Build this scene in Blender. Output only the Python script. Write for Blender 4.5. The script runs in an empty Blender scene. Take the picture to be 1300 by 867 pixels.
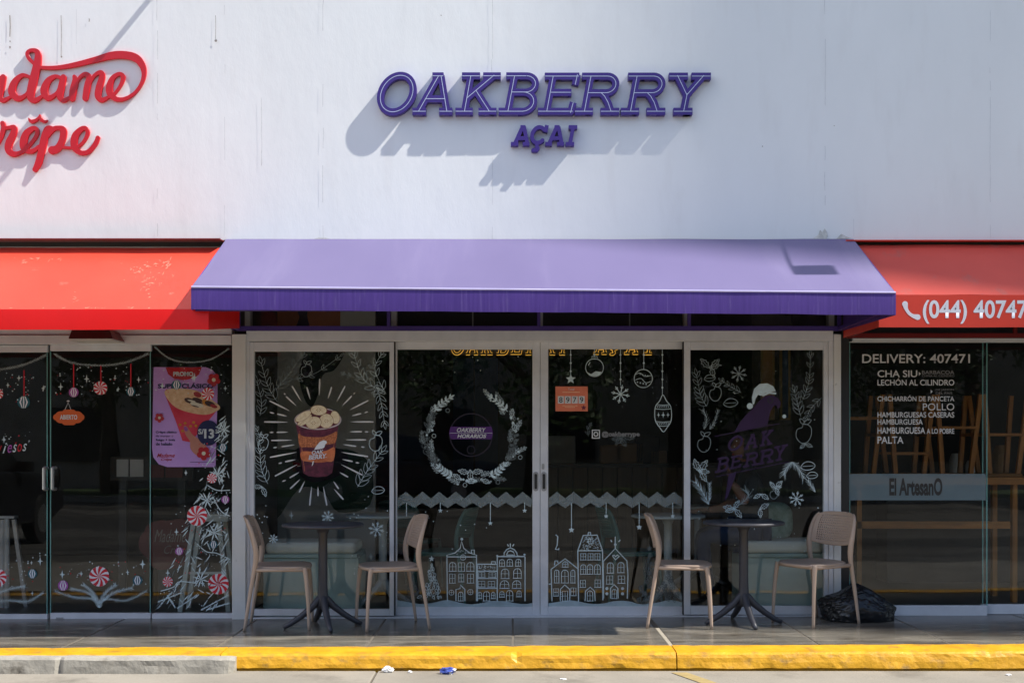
import bpy, bmesh, math, random
import numpy as np
from mathutils import Vector, Matrix, noise
R = math.radians
rnd = random.Random(11)
scene = bpy.context.scene
COL = scene.collection

# ------------------------------------------------------------------ camera, sky, sun
F, CX, HY, D, H = 1500.0, 646.0, 563.0, 9.12, 1.337     # focal length (px), vanishing point, camera distance and height
def P(px, py, y=0.0):
    """point on the upright plane y that the photograph shows at px, py"""
    d = D + y
    return Vector(((px - CX) * d / F, y, H - (py - HY) * d / F))
def X(px, y=0.0): return (px - CX) * (D + y) / F
def Z(py, y=0.0): return H - (py - HY) * (D + y) / F

cam = bpy.data.cameras.new('camera'); camo = bpy.data.objects.new('camera', cam); COL.objects.link(camo)
cam.sensor_width = 36; cam.lens = F * 36 / 1300
cam.shift_x = (650 - CX) / 1300; cam.shift_y = (HY - 433.5) / 1300
cam.clip_end = 2000
camo.location = (0, -D, H); camo.rotation_euler = (R(90), 0, 0)
scene.camera = camo

SUN = Vector((.82, -.195, 1.0)).normalized()              # towards the sun
w = bpy.data.worlds.new('World'); scene.world = w; w.use_nodes = True
nt = w.node_tree
sky = nt.nodes.new('ShaderNodeTexSky'); sky.sky_type = 'NISHITA'; sky.sun_disc = False
sky.sun_elevation = math.asin(SUN.z); sky.sun_rotation = math.atan2(-SUN.x, SUN.y)
sky.air_density = 1.0; sky.dust_density = 1.6
bg = nt.nodes['Background']; bg.inputs['Strength'].default_value = 0.14
nt.links.new(sky.outputs[0], bg.inputs['Color'])
sl = bpy.data.lights.new('sun', 'SUN'); sl.energy = 5.0; sl.angle = R(0.53); sl.color = (1, .955, .885)
so = bpy.data.objects.new('sun', sl); COL.objects.link(so)
so.rotation_euler = (-SUN).to_track_quat('-Z', 'Y').to_euler(); so.location = (20, -10, 30)
scene.view_settings.view_transform = 'Standard'; scene.view_settings.look = 'None'
scene.view_settings.exposure = 0.72; scene.view_settings.gamma = 1
scene.render.engine = 'CYCLES'
scene.cycles.use_denoising = True
scene.cycles.max_bounces = 10; scene.cycles.transparent_max_bounces = 24; scene.cycles.glossy_bounces = 4
scene.cycles.sample_clamp_indirect = 6

# ------------------------------------------------------------------ materials
def srgb(r, g, b):
    return tuple(((c / 255) / 12.92 if c / 255 <= .04045 else ((c / 255 + .055) / 1.055) ** 2.4) for c in (r, g, b))
M = {}
def mat(name, base, rough=.6, c2=None, vscale=4., var=.12, stretch=(1, 1, 1), bump=0., bscale=60., bstretch=(1, 1, 1),
        metal=0., spec=.5, coord='pos', dirt=None, dscale=3., dlo=.6, dhi=.75, dstretch=(1, 1, 1), alpha=1., sheen=0., emit=0., detail=5):
    m = bpy.data.materials.new(name); m.use_nodes = True; n = m.node_tree; L = n.links.new
    b = n.nodes['Principled BSDF']
    b.inputs['Roughness'].default_value = rough; b.inputs['Metallic'].default_value = metal
    b.inputs['Specular IOR Level'].default_value = spec
    if sheen: b.inputs['Sheen Weight'].default_value = sheen; b.inputs['Sheen Roughness'].default_value = .4
    if coord == 'pos': src = n.nodes.new('ShaderNodeNewGeometry').outputs['Position']
    else: src = n.nodes.new('ShaderNodeTexCoord').outputs['Object']
    def nz(scale, st, det=5):
        mp = n.nodes.new('ShaderNodeMapping'); mp.inputs['Scale'].default_value = st
        L(src, mp.inputs['Vector'])
        t = n.nodes.new('ShaderNodeTexNoise'); t.inputs['Scale'].default_value = scale; t.inputs['Detail'].default_value = det
        t.inputs['Roughness'].default_value = .6
        L(mp.outputs[0], t.inputs['Vector']); return t.outputs['Fac']
    def ramp(f, a, c, lo, hi):
        r = n.nodes.new('ShaderNodeValToRGB'); r.color_ramp.elements[0].position = lo; r.color_ramp.elements[1].position = hi
        r.color_ramp.elements[0].color = (*a, 1); r.color_ramp.elements[1].color = (*c, 1)
        L(f, r.inputs[0]); return r.outputs[0]
    a = tuple(x * (1 - var) for x in base); c = c2 if c2 else tuple(min(1, x * (1 + var)) for x in base)
    col = ramp(nz(vscale, stretch, detail), a, c, .32, .68)
    if dirt:
        f = ramp(nz(dscale, dstretch), (0, 0, 0), (1, 1, 1), dlo, dhi)
        mx = n.nodes.new('ShaderNodeMix'); mx.data_type = 'RGBA'
        L(f, mx.inputs['Factor']); L(col, mx.inputs['A']); mx.inputs['B'].default_value = (*dirt, 1)
        col = mx.outputs['Result']
    L(col, b.inputs['Base Color'])
    if emit: L(col, b.inputs['Emission Color']); b.inputs['Emission Strength'].default_value = emit
    if bump:
        bp = n.nodes.new('ShaderNodeBump'); bp.inputs['Strength'].default_value = 1; bp.inputs['Distance'].default_value = bump
        L(nz(bscale, bstretch), bp.inputs['Height']); L(bp.outputs[0], b.inputs['Normal'])
    if alpha < 1: b.inputs['Alpha'].default_value = alpha
    M[name] = m; return m

def glass_mat(name, tint, refl=1.0):
    m = bpy.data.materials.new(name); m.use_nodes = True; n = m.node_tree; L = n.links.new
    n.nodes.remove(n.nodes['Principled BSDF']); out = n.nodes['Material Output']
    tr = n.nodes.new('ShaderNodeBsdfTransparent'); tr.inputs[0].default_value = (*tint, 1)
    gl = n.nodes.new('ShaderNodeBsdfGlossy'); gl.inputs['Roughness'].default_value = 0.0
    gl.inputs[0].default_value = (refl, refl, refl, 1)
    # faint waviness of float glass
    ge = n.nodes.new('ShaderNodeNewGeometry'); t = n.nodes.new('ShaderNodeTexNoise'); t.inputs['Scale'].default_value = 1.7; t.inputs['Detail'].default_value = 1
    bp = n.nodes.new('ShaderNodeBump'); bp.inputs['Distance'].default_value = .0011
    L(ge.outputs['Position'], t.inputs['Vector']); L(t.outputs['Fac'], bp.inputs['Height']); L(bp.outputs[0], gl.inputs['Normal'])
    lw = n.nodes.new('ShaderNodeLayerWeight'); lw.inputs['Blend'].default_value = .5
    pw_ = n.nodes.new('ShaderNodeMath'); pw_.operation = 'POWER'; pw_.inputs[1].default_value = 5; L(lw.outputs['Facing'], pw_.inputs[0])
    fr = n.nodes.new('ShaderNodeMath'); fr.operation = 'MULTIPLY_ADD'; fr.inputs[1].default_value = .96; fr.inputs[2].default_value = .04; L(pw_.outputs[0], fr.inputs[0])
    mx = n.nodes.new('ShaderNodeMixShader'); L(fr.outputs[0], mx.inputs[0]); L(tr.outputs[0], mx.inputs[1]); L(gl.outputs[0], mx.inputs[2])
    L(mx.outputs[0], out.inputs['Surface']); M[name] = m; return m

S = srgb
mat('wall_white', (.86, .87, .86), .55, vscale=1.3, var=.02, stretch=(1.6, 1, .8), bump=.0022, bscale=5.2, bstretch=(1.8, 1, .9), dirt=(.80, .80, .785), dscale=2.4, dlo=.54, dhi=.9, dstretch=(3, 1, .6))
mat('wall_flake', (.66, .65, .60), .8, var=.25, vscale=30)
mat('crack', (.56, .57, .58), .8, var=.2, vscale=30); mat('scuff', S(232, 128, 108), .7, var=.1, vscale=30)
mat('stain', (.28, .25, .23), .9, var=.3, vscale=40)
mat('letter_purple', S(64, 42, 126), .32, var=.06, spec=.5)
mat('letter_line', (.55, .62, .8), .5, var=.03)
mat('letter_red', S(200, 18, 32), .35, var=.05)
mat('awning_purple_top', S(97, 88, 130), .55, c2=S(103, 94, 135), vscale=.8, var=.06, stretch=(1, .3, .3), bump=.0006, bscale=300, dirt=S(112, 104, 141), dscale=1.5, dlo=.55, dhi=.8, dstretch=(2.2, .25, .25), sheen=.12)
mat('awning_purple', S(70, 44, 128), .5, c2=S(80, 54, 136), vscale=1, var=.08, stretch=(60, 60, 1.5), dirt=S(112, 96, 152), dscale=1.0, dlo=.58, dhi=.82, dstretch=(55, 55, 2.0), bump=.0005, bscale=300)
mat('awning_pipe', S(190, 184, 222), .5)
mat('awning_frame', S(64, 44, 118), .45)
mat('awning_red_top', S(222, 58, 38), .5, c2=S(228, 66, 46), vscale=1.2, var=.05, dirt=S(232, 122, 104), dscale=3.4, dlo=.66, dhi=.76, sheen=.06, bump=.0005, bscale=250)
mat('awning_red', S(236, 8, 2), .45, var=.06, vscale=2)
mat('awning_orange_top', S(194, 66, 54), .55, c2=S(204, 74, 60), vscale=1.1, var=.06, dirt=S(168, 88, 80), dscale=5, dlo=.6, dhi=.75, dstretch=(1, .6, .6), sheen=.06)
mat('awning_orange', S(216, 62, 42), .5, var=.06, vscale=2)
mat('print_white', (.74, .75, .80), .5, var=.03)
mat('alu', (.63, .64, .67), .42, c2=(.70, .71, .74), vscale=6, var=.06, spec=.5, dirt=(.42, .42, .42), dscale=6, dlo=.68, dhi=.9)
mat('alu_dark', (.30, .30, .31), .5)
mat('jamb_white', (.66, .67, .66), .6, vscale=3, var=.06, dirt=(.30, .28, .26), dscale=9, dlo=.66, dhi=.75, dstretch=(1, 1, .6))
mat('seal_black', (.015, .015, .016), .5)
mat('navy_beam', (.012, .016, .028), .5)
mat('handle', (.45, .46, .48), .3, metal=.8, coord='obj')
glass_mat('glass', (.93, .95, .945), .72); glass_mat('glass_clear', (.93, .95, .95))
mat('glass_edge', (.25, .55, .52), .2, alpha=.75)
mat('paint', (.54, .66, .69), .7, var=.12, vscale=25)
mat('paint_mid', (.27, .33, .34), .7, var=.2, vscale=25)
mat('paint_dim', (.115, .14, .145), .7, var=.2, vscale=25)
mat('paint_soft', (.50, .58, .58), .8, var=.15, vscale=8, alpha=.36)
mat('paint_snow', (.50, .62, .66), .8, var=.12, vscale=10, alpha=.75)
mat('paint_red', S(206, 32, 50), .6); mat('paint_teal', S(22, 92, 108), .6); mat('paint_violet', S(168, 84, 168), .6)
mat('paint_purple', S(44, 10, 62), .6); mat('badge_purple', S(74, 22, 104), .6); mat('badge_ring', S(24, 8, 36), .6)
mat('ray_white', (.66, .66, .65), .6, var=.05)
mat('gold', (.62, .36, .06), .35, metal=.4, emit=.0)
mat('gold_lit', (.75, .38, .05), .4, emit=.55)
mat('frosted', S(122, 142, 150), .7, var=.08, vscale=3, alpha=.62)
mat('vinyl_text', (.62, .63, .63), .6, var=.03); mat('vinyl_black', (.02, .02, .02), .5); mat('vinyl_grey', (.22, .22, .22), .6)
mat('poster_lilac', S(214, 160, 240), .5, c2=S(220, 168, 244), var=.04, vscale=3)
mat('poster_navy', S(22, 24, 82), .5); mat('poster_red', S(196, 22, 40), .5); mat('poster_crepe', S(240, 186, 140), .55, c2=S(250, 210, 172), vscale=30)
mat('poster_cone', S(228, 36, 70), .5, c2=S(240, 70, 96), vscale=6); mat('poster_choc', S(70, 26, 20), .4); mat('poster_berry', S(172, 26, 32), .5)
mat('poster_mango', S(222, 140, 40), .5); mat('poster_skin', S(214, 140, 120), .5); mat('poster_cream', S(232, 220, 200), .5)
mat('orange_sign', S(206, 92, 30), .5, var=.05); mat('card_orange', S(226, 120, 84), .55, c2=S(232, 130, 100), vscale=6)
mat('acai', S(74, 20, 44), .4, c2=S(116, 40, 66), vscale=26); mat('granola', S(150, 70, 36), .5, c2=S(226, 142, 90), vscale=75)
mat('banana', S(238, 216, 172), .5, c2=S(248, 234, 204), vscale=50); mat('banana_edge', S(168, 122, 70), .5); mat('mango_pulp', S(198, 100, 56), .5, c2=S(222, 132, 84), vscale=18); mat('cup_rim', S(206, 192, 196), .4)
mat('chair_taupe', S(174, 153, 136), .5, var=.05, vscale=6, coord='obj'); mat('chair_teal', S(62, 100, 94), .5, coord='obj')
mat('table_dark', S(58, 59, 66), .45, var=.08, vscale=10, coord='obj'); mat('table_white', (.36, .385, .38), .4, coord='obj')
mat('concrete_slab', S(98, 94, 87), .24, c2=S(132, 126, 115), vscale=3.4, var=.3, stretch=(.5, 2.2, 1), bump=.0015, bscale=14, dirt=S(76, 70, 62), dscale=4, dlo=.48, dhi=.68, dstretch=(.5, 1.8, 1))
mat('mortar_pale', S(150, 143, 128), .8, var=.1, vscale=14)
mat('mortar', S(96, 90, 80), .85, var=.15, vscale=14)
mat('kerb_yellow', S(198, 144, 18), .5, c2=S(218, 164, 32), vscale=6, var=.12, bump=.007, bscale=18, dirt=S(116, 96, 64), dscale=10, dlo=.54, dhi=.82, dstretch=(1, 1, 1.6))
mat('kerb_block', S(140, 136, 126), .8, c2=S(166, 161, 150), vscale=6, var=.12, bump=.008, bscale=14, dirt=S(108, 103, 93), dscale=6, dlo=.54, dhi=.68)
mat('road', S(126, 121, 111), .85, c2=S(142, 136, 125), vscale=1.2, var=.08, bump=.003, bscale=60, dirt=S(104, 99, 90), dscale=2.2, dlo=.55, dhi=.75)
mat('road_far', S(78, 75, 70), .9, c2=S(96, 92, 85), vscale=.3, var=.12, dirt=S(58, 56, 52), dscale=.22, dlo=.5, dhi=.56, dstretch=(.25, 2.2, 1))
mat('road_paint', S(150, 132, 88), .8, var=.12, vscale=20)
mat('bag', (.010, .011, .013), .24, spec=.5, bump=.010, bscale=16, coord='obj', detail=6)
mat('paper', (.75, .75, .75), .6, coord='obj'); mat('wrapper_blue', S(60, 80, 160), .5, coord='obj')
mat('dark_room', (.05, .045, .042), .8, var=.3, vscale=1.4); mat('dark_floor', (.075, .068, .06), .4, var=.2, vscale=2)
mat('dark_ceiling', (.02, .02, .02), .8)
mat('mural_grey', (.42, .40, .37), .7, var=.15, vscale=2); mat('mural_purple', (.014, .008, .016), .7); mat('mural_green', (.02, .05, .028), .7)
mat('mural_orange', (.30, .10, .035), .7, var=.15); mat('mural_blue', (.03, .06, .12), .7, var=.2)
mat('bench_green', S(158, 178, 174), .6, var=.07, vscale=3); mat('cushion', S(208, 208, 196), .8, var=.05, vscale=6); mat('pillow', S(128, 156, 134), .85, c2=S(178, 196, 178), vscale=14)
mat('wood', S(150, 92, 32), .5, c2=S(178, 114, 44), vscale=3, var=.2, stretch=(12, 12, 1)); mat('wood_h', S(150, 92, 32), .5, c2=S(180, 116, 46), vscale=3, var=.2, stretch=(1, 12, 12))
mat('ladder_white', (.42, .46, .44), .6, var=.08, vscale=9)
mat('plaque_red', (.10, .012, .012), .5); mat('plaque_text', (.20, .16, .14), .6)
mat('lamp_red', S(110, 16, 16), .4); mat('lamp_white', (.6, .58, .55), .5)
mat('steel', (.35, .35, .36), .45, metal=.6)
mat('car_paint', (.018, .019, .022), .25, spec=.6); mat('car_glass', (.02, .022, .024), .05); mat('tyre', (.02, .02, .02), .9); mat('rim', (.4, .4, .4), .35, metal=.8)
mat('car_light', (.7, .7, .7), .1); mat('car_red', (.4, .01, .01), .2); mat('car_silver', (.35, .36, .37), .3, metal=.3)
mat('leaf', (.045, .085, .022), .6, c2=(.085, .13, .035), vscale=6); mat('bark', (.10, .075, .05), .9, vscale=8)
mat('far_wall', (.42, .38, .32), .85, vscale=1); mat('far_window', (.03, .035, .04), .2); mat('tower', (.40, .39, .37), .9)
mat('skin', S(118, 78, 58), .55, coord='obj'); mat('cloth_navy', S(14, 34, 62), .85, coord='obj'); mat('cloth_black', (.02, .02, .022), .85, coord='obj'); mat('hair', (.012, .009, .008), .6, coord='obj')
mat('white_paper', (.5, .5, .5), .7); mat('frame_gold', (.28, .18, .06), .45); mat('counter_wood', (.26, .18, .11), .5, stretch=(20, 1, 1)); mat('brown_box', (.34, .19, .08), .7)
mat('grass', (.05, .085, .025), .9, vscale=.6)

# ------------------------------------------------------------------ helpers
def thing(name, label, cat, loc=(0, 0, 0), rz=0., group=None):
    o = bpy.data.objects.new(name, None); COL.objects.link(o); o.empty_display_size = .1
    o.location = loc; o.rotation_euler = (0, 0, rz); o['label'] = label; o['category'] = cat
    if group: o['group'] = group
    return o
def root_loc(p):
    while p.parent: p = p.parent
    return Vector(p.location)
def link_mesh(name, me, m, parent=None, local=False, smooth=False):
    """mesh coordinates are world coordinates unless local; the origin goes to the thing's base"""
    o = bpy.data.objects.new(name, me); COL.objects.link(o)
    if m: me.materials.append(M[m] if isinstance(m, str) else m)
    if parent is not None:
        o.parent = parent
        if not local:
            l = root_loc(parent)
            if l.length > 0: me.transform(Matrix.Translation(-l))
    elif not local and len(me.vertices):
        a = np.empty(len(me.vertices) * 3); me.vertices.foreach_get('co', a); a = a.reshape(-1, 3)
        c = Vector(((a[:, 0].min() + a[:, 0].max()) / 2, (a[:, 1].min() + a[:, 1].max()) / 2, a[:, 2].min()))
        me.transform(Matrix.Translation(-c)); o.location = c
    if smooth: me.polygons.foreach_set('use_smooth', [True] * len(me.polygons))
    return o
def tag(o, label, cat, group=None):
    o['label'] = label; o['category'] = cat
    if group: o['group'] = group
    return o
def structure(o): o['kind'] = 'structure'; return o
def bevel(o, w_, seg=1):
    md = o.modifiers.new('bevel', 'BEVEL'); md.width = w_; md.segments = seg; md.limit_method = 'ANGLE'; md.angle_limit = R(35); return o

class MB:
    def __init__(s): s.v = []; s.f = []
    def add(s, vs, fs):
        n = len(s.v); s.v += [tuple(v) for v in vs]; s.f += [tuple(i + n for i in f) for f in fs]; return s
    def box(s, x0, x1, y0, y1, z0, z1):
        x0, x1 = sorted((x0, x1)); y0, y1 = sorted((y0, y1)); z0, z1 = sorted((z0, z1))
        return s.add([(x0, y0, z0), (x1, y0, z0), (x1, y1, z0), (x0, y1, z0), (x0, y0, z1), (x1, y0, z1), (x1, y1, z1), (x0, y1, z1)],
                     [(0, 3, 2, 1), (4, 5, 6, 7), (0, 1, 5, 4), (1, 2, 6, 5), (2, 3, 7, 6), (3, 0, 4, 7)])
    def pbox(s, px0, px1, py0, py1, y0, y1):     # a box whose front face (y0) fills these pixels
        a, b = P(px0, py0, y0), P(px1, py1, y0); return s.box(a.x, b.x, y0, y1, b.z, a.z)
    def beam(s, a, b, wx, wy, up=(0, 0, 1)):      # square bar from a to b
        a, b = Vector(a), Vector(b); t = (b - a).normalized(); u = Vector(up)
        if abs(t.dot(u)) > .98: u = Vector((0, 1, 0))
        sx = t.cross(u).normalized() * wx / 2; sy = sx.cross(t).normalized() * wy / 2
        v = [a - sx - sy, a + sx - sy, a + sx + sy, a - sx + sy, b - sx - sy, b + sx - sy, b + sx + sy, b - sx + sy]
        return s.add(v, [(0, 3, 2, 1), (4, 5, 6, 7), (0, 1, 5, 4), (1, 2, 6, 5), (2, 3, 7, 6), (3, 0, 4, 7)])
    def tube(s, pts, rad, n=8, flat=1.0, ref=(0, 1, 0)):
        pts = [Vector(p) for p in pts]; k = len(pts)
        if not hasattr(rad, '__len__'): rad = [rad] * k
        v, f = [], []
        for i, p in enumerate(pts):
            t = (pts[min(i + 1, k - 1)] - pts[max(i - 1, 0)]).normalized(); u = Vector(ref)
            if abs(t.dot(u)) > .97: u = Vector((1, 0, 0))
            a = t.cross(u).normalized(); b = a.cross(t).normalized()
            for j in range(n):
                an = 2 * math.pi * j / n; v.append(p + a * math.cos(an) * rad[i] + b * math.sin(an) * rad[i] * flat)
        for i in range(k - 1):
            for j in range(n):
                f.append((i * n + j, i * n + (j + 1) % n, (i + 1) * n + (j + 1) % n, (i + 1) * n + j))
        f.append(tuple(range(n))[::-1]); f.append(tuple((k - 1) * n + j for j in range(n)))
        return s.add(v, f)
    def lathe(s, prof, n=32, c=(0, 0, 0)):        # prof: (r, z)
        v, f = [], []
        for r, z in prof:
            for j in range(n):
                a = 2 * math.pi * j / n; v.append((c[0] + r * math.cos(a), c[1] + r * math.sin(a), c[2] + z))
        k = len(prof)
        for i in range(k - 1):
            for j in range(n): f.append((i * n + j, i * n + (j + 1) % n, (i + 1) * n + (j + 1) % n, (i + 1) * n + j))
        f.append(tuple(range(n))[::-1]); f.append(tuple((k - 1) * n + j for j in range(n)))
        return s.add(v, f)
    def prism(s, pts, y0, y1):                    # outline in (x, z), extruded along y
        n = len(pts); v = [(p[0], y0, p[1]) for p in pts] + [(p[0], y1, p[1]) for p in pts]
        f = [tuple(range(n)), tuple(range(2 * n - 1, n - 1, -1))] + [(i, i + n, (i + 1) % n + n, (i + 1) % n) for i in range(n)]
        return s.add(v, f)
    def mesh(s, name):
        me = bpy.data.meshes.new(name); me.from_pydata(s.v, [], s.f); me.update()
        bm = bmesh.new(); bm.from_mesh(me); bmesh.ops.recalc_face_normals(bm, faces=bm.faces); bm.to_mesh(me); bm.free(); return me
    def build(s, name, m, parent=None, local=False, smooth=False): return link_mesh(name, s.mesh(name), m, parent, local, smooth)

def spline(pts, n=8, closed=False):
    """Catmull-Rom through points of any dimension"""
    q = [np.array(p, float) for p in pts]; k = len(q); out = []
    rng = range(k if closed else k - 1)
    for i in rng:
        if closed: a, b, c, d = q[(i - 1) % k], q[i], q[(i + 1) % k], q[(i + 2) % k]
        else: a, b, c, d = q[max(i - 1, 0)], q[i], q[i + 1], q[min(i + 2, k - 1)]
        for j in range(n):
            t = j / n
            out.append(.5 * (2 * b + (c - a) * t + (2 * a - 5 * b + 4 * c - d) * t * t + (3 * b - a - 3 * c + d) * t ** 3))
    if not closed: out.append(q[-1])
    return [tuple(o) for o in out]

class Paint:
    """flat paint or vinyl on the pane whose face is at y; coordinates are the photograph's pixels"""
    K = 0
    def __init__(s, y, t=(0, 0, 1)): s.y = y; s.mb = MB(); s.t = t
    def W(s, a, b, y): return P(s.t[0] + a / s.t[2], s.t[1] + b / s.t[2], y)
    def Y(s): Paint.K += 1; return s.y - .00006 * (Paint.K % 24)
    def poly(s, pts):
        y = s.Y(); v = [s.W(a, b, y) for a, b in pts]; s.mb.add(v, [tuple(range(len(v)))]); return s
    def line(s, pts, w_, closed=False):
        y = s.Y(); q = [np.array(p[:2], float) for p in pts]; k = len(q)
        ws = [p[2] if len(p) > 2 else w_ for p in pts]; v = []
        for i in range(k):
            a = q[(i - 1) % k] if closed else q[max(i - 1, 0)]; b = q[(i + 1) % k] if closed else q[min(i + 1, k - 1)]
            t = b - a; l = np.hypot(*t) or 1; nrm = np.array((-t[1], t[0])) / l * ws[i] / 2
            v += [s.W(*(q[i] + nrm), y), s.W(*(q[i] - nrm), y)]
        fs = [(2 * i, 2 * i + 1, 2 * i + 3, 2 * i + 2) for i in range(k - 1)]
        if closed: fs.append((2 * k - 2, 2 * k - 1, 1, 0))
        s.mb.add(v, fs); return s
    def disc(s, cx, cy, r, n=14, ry=None):
        ry = ry or r
        return s.poly([(cx + r * math.cos(2 * math.pi * i / n), cy + ry * math.sin(2 * math.pi * i / n)) for i in range(n)])
    def ring(s, cx, cy, r, w_=1., n=22, ry=None):
        ry = ry or r
        return s.line([(cx + r * math.cos(2 * math.pi * i / n), cy + ry * math.sin(2 * math.pi * i / n)) for i in range(n)], w_, True)
    def lens(s, x0, y0, x1, y1, w_, big=.7):      # brush dab, thickest at big
        pts = []
        for t in (0, .25, .5, .75, 1): pts.append((x0 + (x1 - x0) * t, y0 + (y1 - y0) * t, max(.25, w_ * (1 - abs(t - big) / max(big, 1 - big)) ** .6 + .2)))
        return s.line(pts, w_)
    def leaf(s, x, y, l, ang, w_=.4, lw=.7, fill=False):
        c, n_ = math.cos(ang), math.sin(ang); pr = [(0, 0), (.3, .8 * w_), (.65, .7 * w_), (1, 0)]; pl = [(.65, -.7 * w_), (.3, -.8 * w_)]
        pts = [(x + (a * c - b * n_) * l, y + (a * n_ + b * c) * l) for a, b in pr + pl]
        if fill: return s.poly(pts)
        return s.line(spline(pts, 3, True), lw, True)
    def sprig(s, pts, l, n, lw=.7, w_=.22, fill=False, side=.75):
        sp = spline(pts, 8); s.line(sp, lw)
        for i in range(n):
            t = (i + .7) / n; k = min(int(t * (len(sp) - 1)), len(sp) - 2); a, b = sp[k], sp[k + 1]; an = math.atan2(b[1] - a[1], b[0] - a[0])
            ll = l * (1 - .35 * t)
            for sg in (-1, 1): s.leaf(a[0], a[1], ll, an + sg * side, w_, lw, fill)
        a, b = sp[-2], sp[-1]; s.leaf(b[0], b[1], l * .7, math.atan2(b[1] - a[1], b[0] - a[0]), w_, lw, fill); return s
    def holly(s, x, y, l, ang, lw=.8):
        pts = []
        for i in range(9):
            t = i / 8; pts.append((t, (.26 if i % 2 else .15) * math.sin(math.pi * min(1, t * 1.02)) + (.02 if i in (0, 8) else 0)))
        pts = pts + [(a, -b) for a, b in pts[::-1][1:-1]]; c, n_ = math.cos(ang), math.sin(ang)
        s.line([(x + (a * c - b * n_) * l, y + (a * n_ + b * c) * l) for a, b in pts], lw, True)
        return s.line([(x, y), (x + c * l * .85, y + n_ * l * .85)], lw * .7)
    def flake(s, x, y, r, lw=1., n=8):
        for i in range(n):
            a = math.pi * 2 * i / n + .2; ex, ey = x + r * math.cos(a), y + r * math.sin(a); s.line([(x, y), (ex, ey)], lw)
            for sg in (-.6, .6):
                mx, my = x + r * .62 * math.cos(a), y + r * .62 * math.sin(a)
                s.line([(mx, my), (mx + r * .3 * math.cos(a + sg), my + r * .3 * math.sin(a + sg))], lw * .8)
            s.disc(ex, ey, lw * .7, 6)
        return s
    def spark(s, x, y, r):
        return s.poly([(x, y - r), (x + r * .16, y - r * .16), (x + r * .62, y), (x + r * .16, y + r * .16), (x, y + r), (x - r * .16, y + r * .16), (x - r * .62, y), (x - r * .16, y - r * .16)])
    def star5(s, x, y, r):
        return s.poly([(x + (r if i % 2 == 0 else r * .45) * math.sin(i * math.pi / 5), y - (r if i % 2 == 0 else r * .45) * math.cos(i * math.pi / 5)) for i in range(10)])
    def pine(s, pts, l, n, lw=.8, droop=.5):
        sp = spline(pts, 10); s.line(sp, lw)
        for i in range(n):
            t = i / n; k = min(int(t * (len(sp) - 1)), len(sp) - 2); a, b = sp[k], sp[k + 1]; an = math.atan2(b[1] - a[1], b[0] - a[0])
            for sg in (-1, 1):
                aa = an + sg * (droop + rnd.uniform(-.15, .15)); ll = l * rnd.uniform(.7, 1.1)
                s.line([(a[0], a[1], lw), (a[0] + ll * math.cos(aa), a[1] + ll * math.sin(aa), lw * .35)], lw)
        return s
    def build(s, name, m, parent): return s.mb.build(name, m, parent)

def text_mesh(string, bold=0., shear=0., size=1., spacing=1., align='LEFT'):
    cu = bpy.data.curves.new('t', 'FONT'); cu.body = string; cu.size = size; cu.offset = bold; cu.shear = shear; cu.space_character = spacing
    cu.align_x = align; cu.fill_mode = 'FRONT'; cu.resolution_u = 4
    ob = bpy.data.objects.new('t', cu)
    me = bpy.data.meshes.new_from_object(ob); bpy.data.objects.remove(ob); bpy.data.curves.remove(cu); return me
def text(name, string, x0, y0, x1, y1, y, m, parent, bold=.0, shear=0., spacing=1., slant=0.):
    """lettering that fills the pixel box on the plane y"""
    me = text_mesh(string, bold, shear, 1., spacing); me.materials.clear()
    n = len(me.vertices); a = np.empty(n * 3); me.vertices.foreach_get('co', a); a = a.reshape(-1, 3)
    mn, mx = a.min(0), a.max(0); Paint.K += 1; yy = y - .00006 * (Paint.K % 24)
    px = x0 + (a[:, 0] - mn[0]) / (mx[0] - mn[0]) * (x1 - x0); py = y1 - (a[:, 1] - mn[1]) / (mx[1] - mn[1]) * (y1 - y0)
    py = py + slant * (px - x0); d = D + yy
    out = np.stack([(px - CX) * d / F, np.full(n, yy), H - (py - HY) * d / F], 1); me.vertices.foreach_set('co', out.ravel()); me.update()
    return link_mesh(name, me, m, parent)

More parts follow.
